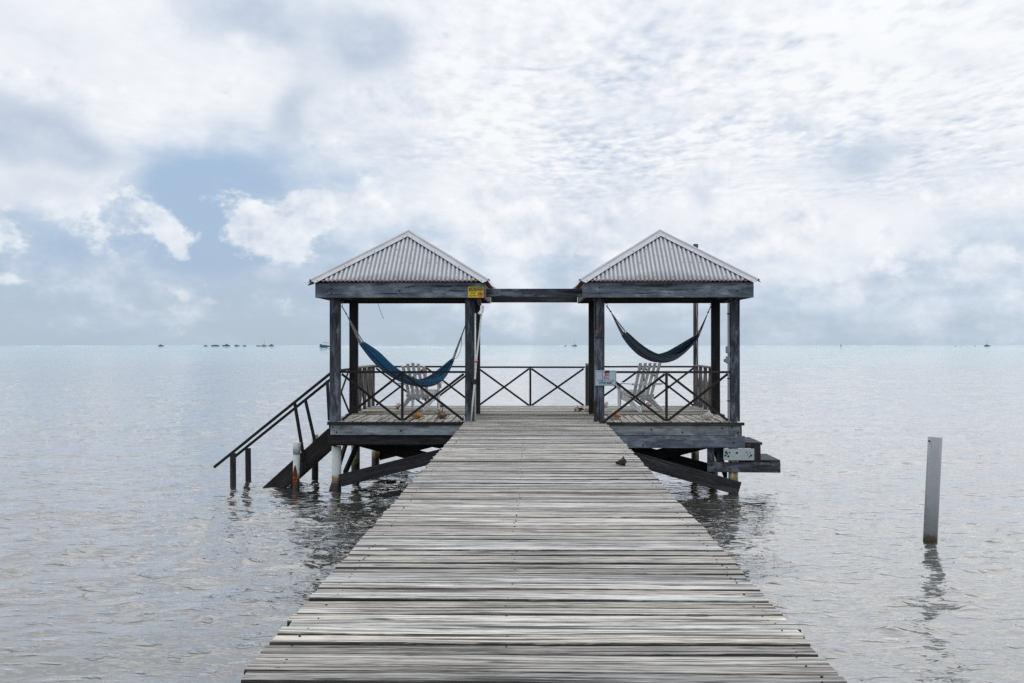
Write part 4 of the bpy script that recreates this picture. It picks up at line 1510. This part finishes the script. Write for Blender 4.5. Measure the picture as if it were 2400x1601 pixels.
S_PINK = shell_mat('pink_shell', (.42, .24, .21), (.62, .46, .42))
S_PALE = shell_mat('pale_shell', (.42, .36, .32), (.72, .68, .63))
S_TAN = shell_mat('tan_shell', (.26, .15, .07), (.42, .28, .17))
S_BROWN = shell_mat('brown_shell', (.11, .07, .04), (.30, .21, .14))
S_DARK = shell_mat('dark_shell', (.010, .008, .008), (.055, .042, .038), .9)
L_ORG = shell_mat('orange_lip', (.62, .15, .02), (.70, .26, .05), .35)
L_PINK = shell_mat('pink_lip', (.62, .45, .40), (.70, .56, .51), .35)
L_DARK = shell_mat('dark_lip', (.05, .025, .02), (.11, .06, .05), .7)
shell_specs = [
    # u, v, Y, size, rz, roll, body, lip, spikes, label
    (-2.86, 23.9, .24, 60, 20, S_PINK, L_PINK, .55, 'spiky pink conch shell on the deck left of the left chair'),
    (-2.38, 24.55, .22, 200, 40, S_PALE, L_PINK, .45, 'pale conch shell on the deck beneath the left chair'),
    (-2.02, 24.6, .16, 80, 10, S_BROWN, L_DARK, .4, 'small brown conch shell on the deck right of the left chair'),
    (-2.19, 20.85, .27, 10, 15, S_TAN, L_ORG, .25, 'tan smooth conch shell on the front boards of the left hut'),
    (-1.73, 20.95, .26, 100, 30, S_BROWN, L_DARK, .75, 'very spiky brown conch shell on the front boards of the left hut'),
    (.86, 23.1, .24, 20, 10, S_PALE, L_DARK, .45, 'pale brown conch shell in the gap left of the right hut'),
    (1.05, 23.05, .20, 130, 30, S_PALE, L_PINK, .35, 'white conch shell half hidden by the right hut rear post'),
    (1.49, 24.6, .24, 70, -20, S_PALE, L_PINK, .5, 'pale spiky conch shell on the deck right of the swim sign post'),
    (1.43, 20.80, .28, -15, 0, S_PALE, L_ORG, .4, 'conch shell with bright orange lip at the foot of the right hut post'),
    (2.50, 25.05, .16, -10, 0, S_PINK, L_PINK, .3, 'small pink conch shell on the far deck beneath the right chair'),
    (3.12, 20.70, .27, 170, 15, S_PALE, L_PINK, .4, 'pale conch shell on the front boards at the right hut corner'),
    (1.17, 19.72, .26, 190, 30, S_DARK, L_DARK, .5, 'dark dried conch shell at the edge of the walkway by the right post'),
    (.96, 12.87, .25, 185, 40, S_DARK, L_DARK, .6, 'dark dried conch shell lying alone on the right side of the walkway'),
]
for i, (x_, y_, s0_, rz_, rl_, bm_, lm_, sp_, lab) in enumerate(shell_specs):
    s_ = s0_ * (.54 if bm_ is S_DARK else .92)
    t = thing('conch_shell', (x_, y_, .006), lab, 'shell', 'conch shells on the deck')
    M_ = Matrix.Translation((x_, y_, .006 + s_ * .24)) @ Matrix.Rotation(R(rz_), 4, 'Z') @ Matrix.Rotation(R(6), 4, 'Y') @ Matrix.Rotation(R(rl_), 4, 'X') @ Matrix.Scale(s_, 4)
    obj('shell_body', conch_mesh(i, 8 + i % 3, sp_), bm_, t, M_)
    obj('shell_lip', lip_mesh(i), lm_, t, M_)
# dark broken spire standing on the lone shell
t = thing('loose_board', (-3.24, 22.75, 0), 'short cream board lying flat by the left side railing', 'board')
board('plank', t, (-3.45, 22.75, .026), (-3.08, 22.85, .026), .26, .03, wood('cream_board', (.3, .24, .17), (.5, .42, .32), (.6, .52, .42)))


# ------------------------------------------------------------------ boats
M_HULLD = plain('far_hull_dark', (.09, .115, .14), .6)
M_HULLW = plain('far_hull_white', (.35, .38, .40), .5)
M_CABIN = plain('far_cabin', (.14, .17, .19), .5)
M_MAST = plain('mast_grey', (.16, .17, .18), .5)
M_TEAL = plain('teal_hull', (.02, .11, .13), .35)
M_WHITE = plain('boat_white', (.7, .7, .7), .4)


def hull(L, Wd, H, bow=.25):
    v, f = [], []
    st_ = [(-.5, .85, 1), (-.2, 1, 1), (.1, 1, 1.02), (.3, .75, 1.08), (.43, .35, 1.16), (.5, .03, 1.25)]
    for (x, w, h) in st_:
        w2 = Wd / 2 * w
        for (yy, zz) in ((-w2, H * h), (-w2 * .85, H * .35), (-w2 * .3, -.3 * H), (w2 * .3, -.3 * H), (w2 * .85, H * .35), (w2, H * h)):
            v.append((x * L, yy, zz))
    for i in range(len(st_) - 1):
        for k in range(5):
            a = i * 6 + k
            f.append((a, a + 6, a + 7, a + 1))
        f.append((i * 6 + 5, (i + 1) * 6 + 5, (i + 1) * 6, i * 6))
    f.append(tuple(range(6)))
    return mesh('hull', v, f)


def far_boat(u, wpx, kind, label, Y=2000.0, face=1, dark=True):
    L = wpx / 2612 * Y
    X = (u - 1225) / 2612 * Y
    b = thing('boat', (X, Y, WZ), label, 'boat', 'far boats anchored along the reef', 0 if face > 0 else PI)
    Mb = WORLD[b.name]
    H = L * .12 if kind != 'low' else L * .08
    obj('hull', hull(L, L * .3, H), M_HULLD if dark else M_HULLW, b, Mb)
    if kind in ('cabin', 'tall'):
        m_ = MB()
        hh = L * (.16 if kind == 'cabin' else .22)
        m_.box((-.28 * L, -.11 * L, H * .9), (.12 * L, .11 * L, H + hh * .55))
        m_.box((-.2 * L, -.1 * L, H + hh * .55), (.04 * L, .1 * L, H + hh))
        obj('cabin', m_.mesh('cabin'), M_CABIN, b, Mb)
        if kind == 'tall':
            m_ = MB(); m_.box((-.42 * L, -.13 * L, H + hh), (.2 * L, .13 * L, H + hh + .03 * L))
            for q in (-.4, .18):
                m_.box((q * L - .01 * L, -.1 * L, H * .9), (q * L + .01 * L, -.08 * L, H + hh))
            obj('canopy', m_.mesh('canopy'), M_CABIN, b, Mb)
    if kind == 'low':
        m_ = MB(); m_.box((-.36 * L, -.1 * L, H * .9), (.30 * L, .1 * L, H + .07 * L))
        obj('cabin', m_.mesh('cabin'), M_CABIN, b, Mb)
    if kind == 'sail':
        m_ = MB(); m_.box((-.25 * L, -.14 * L, H * .9), (.15 * L, .14 * L, H + .11 * L))
        obj('cabin', m_.mesh('cabin'), M_CABIN, b, Mb)
        m_ = MB(); m_.tube([(.02 * L, 0, H), (.02 * L, 0, L * 1.2)], [.25, .14], 6)
        m_.tube([(-.4 * L, 0, H + .2 * L), (.02 * L, 0, H + .18 * L)], .2, 6)
        obj('mast', m_.mesh('mast'), M_MAST, b, Mb)
    return b


far_boat(365, 14, 'cabin', 'small far motor boat leftmost on the horizon, alone')
far_boat(469, 10, 'cabin', 'smallest far boat at the left end of the boat cluster')
far_boat(491, 20, 'low', 'long low far boat, second in the left cluster')
far_boat(516, 18, 'cabin', 'long far cabin boat, third in the left cluster', face=-1)
far_boat(541, 12.5, 'cabin', 'far cabin boat in the middle of the left cluster')
far_boat(558, 9.7, 'cabin', 'little far boat just right of the cluster middle', face=-1)
far_boat(591, 11, 'low', 'low far boat beside the masted one in the left cluster')
far_boat(604, 13, 'sail', 'far sailing boat with tall mast left of the speedboat')
far_boat(620, 13, 'tall', 'tall canopied far boat right of the masted one', face=-1)
far_boat(1298, 6, 'cabin', 'tiny far boat in the gap between the huts')
far_boat(1319, 12.5, 'sail', 'far sailing boat in the gap between the huts', face=-1)
far_boat(2187, 5, 'low', 'tiny far boat left of the right hand sailing boat, the leftmost of three')
far_boat(2199, 3.5, 'low', 'tiny far speck of a boat, middle of three on the right horizon')
far_boat(2231, 4.5, 'low', 'tiny far boat nearest the right hand sailing boat')
far_boat(2258, 14, 'sail', 'far sailing boat with mast near the right edge')
t = thing('channel_marker', ((1927 - 1225) / 2612 * 1200, 1200, WZ), 'tiny dark channel marker on the right horizon', 'marker')
m_ = MB(); m_.tube([(0, 0, -.5), (0, 0, 1.6)], [.45, .3], 8); m_.box((-.5, -.1, 1.6), (.5, .1, 2.6))
obj('marker_body', m_.mesh('marker_body'), M_HULLD, t)

# speedboat under way
Ys = 1050.0
Xs = (745 - 1225) / 2612 * Ys
sb = thing('speedboat', (Xs, Ys, WZ + .25), 'teal speedboat with red and white top heading left past the left hut post', 'speedboat', None, PI)
Msb = WORLD[sb.name] @ Matrix.Rotation(R(-7), 4, 'Y')
L = 10.5
obj('hull', hull(L, 3.0, 2.1), M_TEAL, sb, Msb)
m_ = MB(); m_.box((-4.8, -1.4, 2.0), (2.6, 1.4, 2.35))
obj('gunwale', m_.mesh('gunwale'), M_WHITE, sb, Msb)
m_ = MB(); m_.box((-2.8, -1.2, 4.1), (2.2, 1.2, 4.45))
obj('canopy', m_.mesh('canopy'), M_RED, sb, Msb)
m_ = MB()
for q in (-2.6, 2.0):
    for w_ in (-1.1, 1.1):
        m_.tube([(q, w_, 2.2), (q, w_, 4.2)], .12, 6)
m_.box((-.6, -.6, 2.3), (.6, .6, 3.4))
obj('console', m_.mesh('console'), M_WHITE, sb, Msb)

# surf on the reef and wake: thin broken foam lying on the sea
M_FOAM = plain('foam', (.60, .64, .65), .9, var=.1)
rf = random.Random(5)
fo = MB()
for k in range(55):
    u = rf.uniform(-60, 2420)
    Yf = rf.uniform(2150, 2600)
    x_ = (u - 1225) / 2612 * Yf
    l_ = rf.uniform(6, 60) * (1.3 if u < 800 or u > 1700 else .7)
    h_ = rf.uniform(.05, .30)
    n_ = 7
    v = []
    for i in range(n_ + 1):
        s = i / n_
        hh = h_ * math.sin(PI * s) ** .5 * rf.uniform(.6, 1.1)
        v += [(x_ + l_ * (s - .5), Yf - 3, WZ - .1), (x_ + l_ * (s - .5), Yf, WZ + hh + .05), (x_ + l_ * (s - .5), Yf + 4, WZ - .1)]
    f = []
    for i in range(n_):
        for q in range(2):
            a = i * 3 + q
            f.append((a, a + 3, a + 4, a + 1))
    fo.add(v, f)
obj('surf', fo.mesh('surf', True), M_FOAM, None, Matrix.Identity(4), 'stuff')
fo = MB()
for k in range(46):
    x_ = Xs + 6 + k * 3.1 + rf.uniform(-1, 1)
    l_ = rf.uniform(2.5, 5)
    h_ = max(.15, .9 - k * .017) * rf.uniform(.4, 1)
    fo.sphere((x_, Ys + rf.uniform(-1.5, 1.5), WZ), (l_, 1.2, h_), 8, 4)
obj('wake_foam', fo.mesh('wake_foam', True), M_FOAM, None, Matrix.Identity(4), 'stuff')
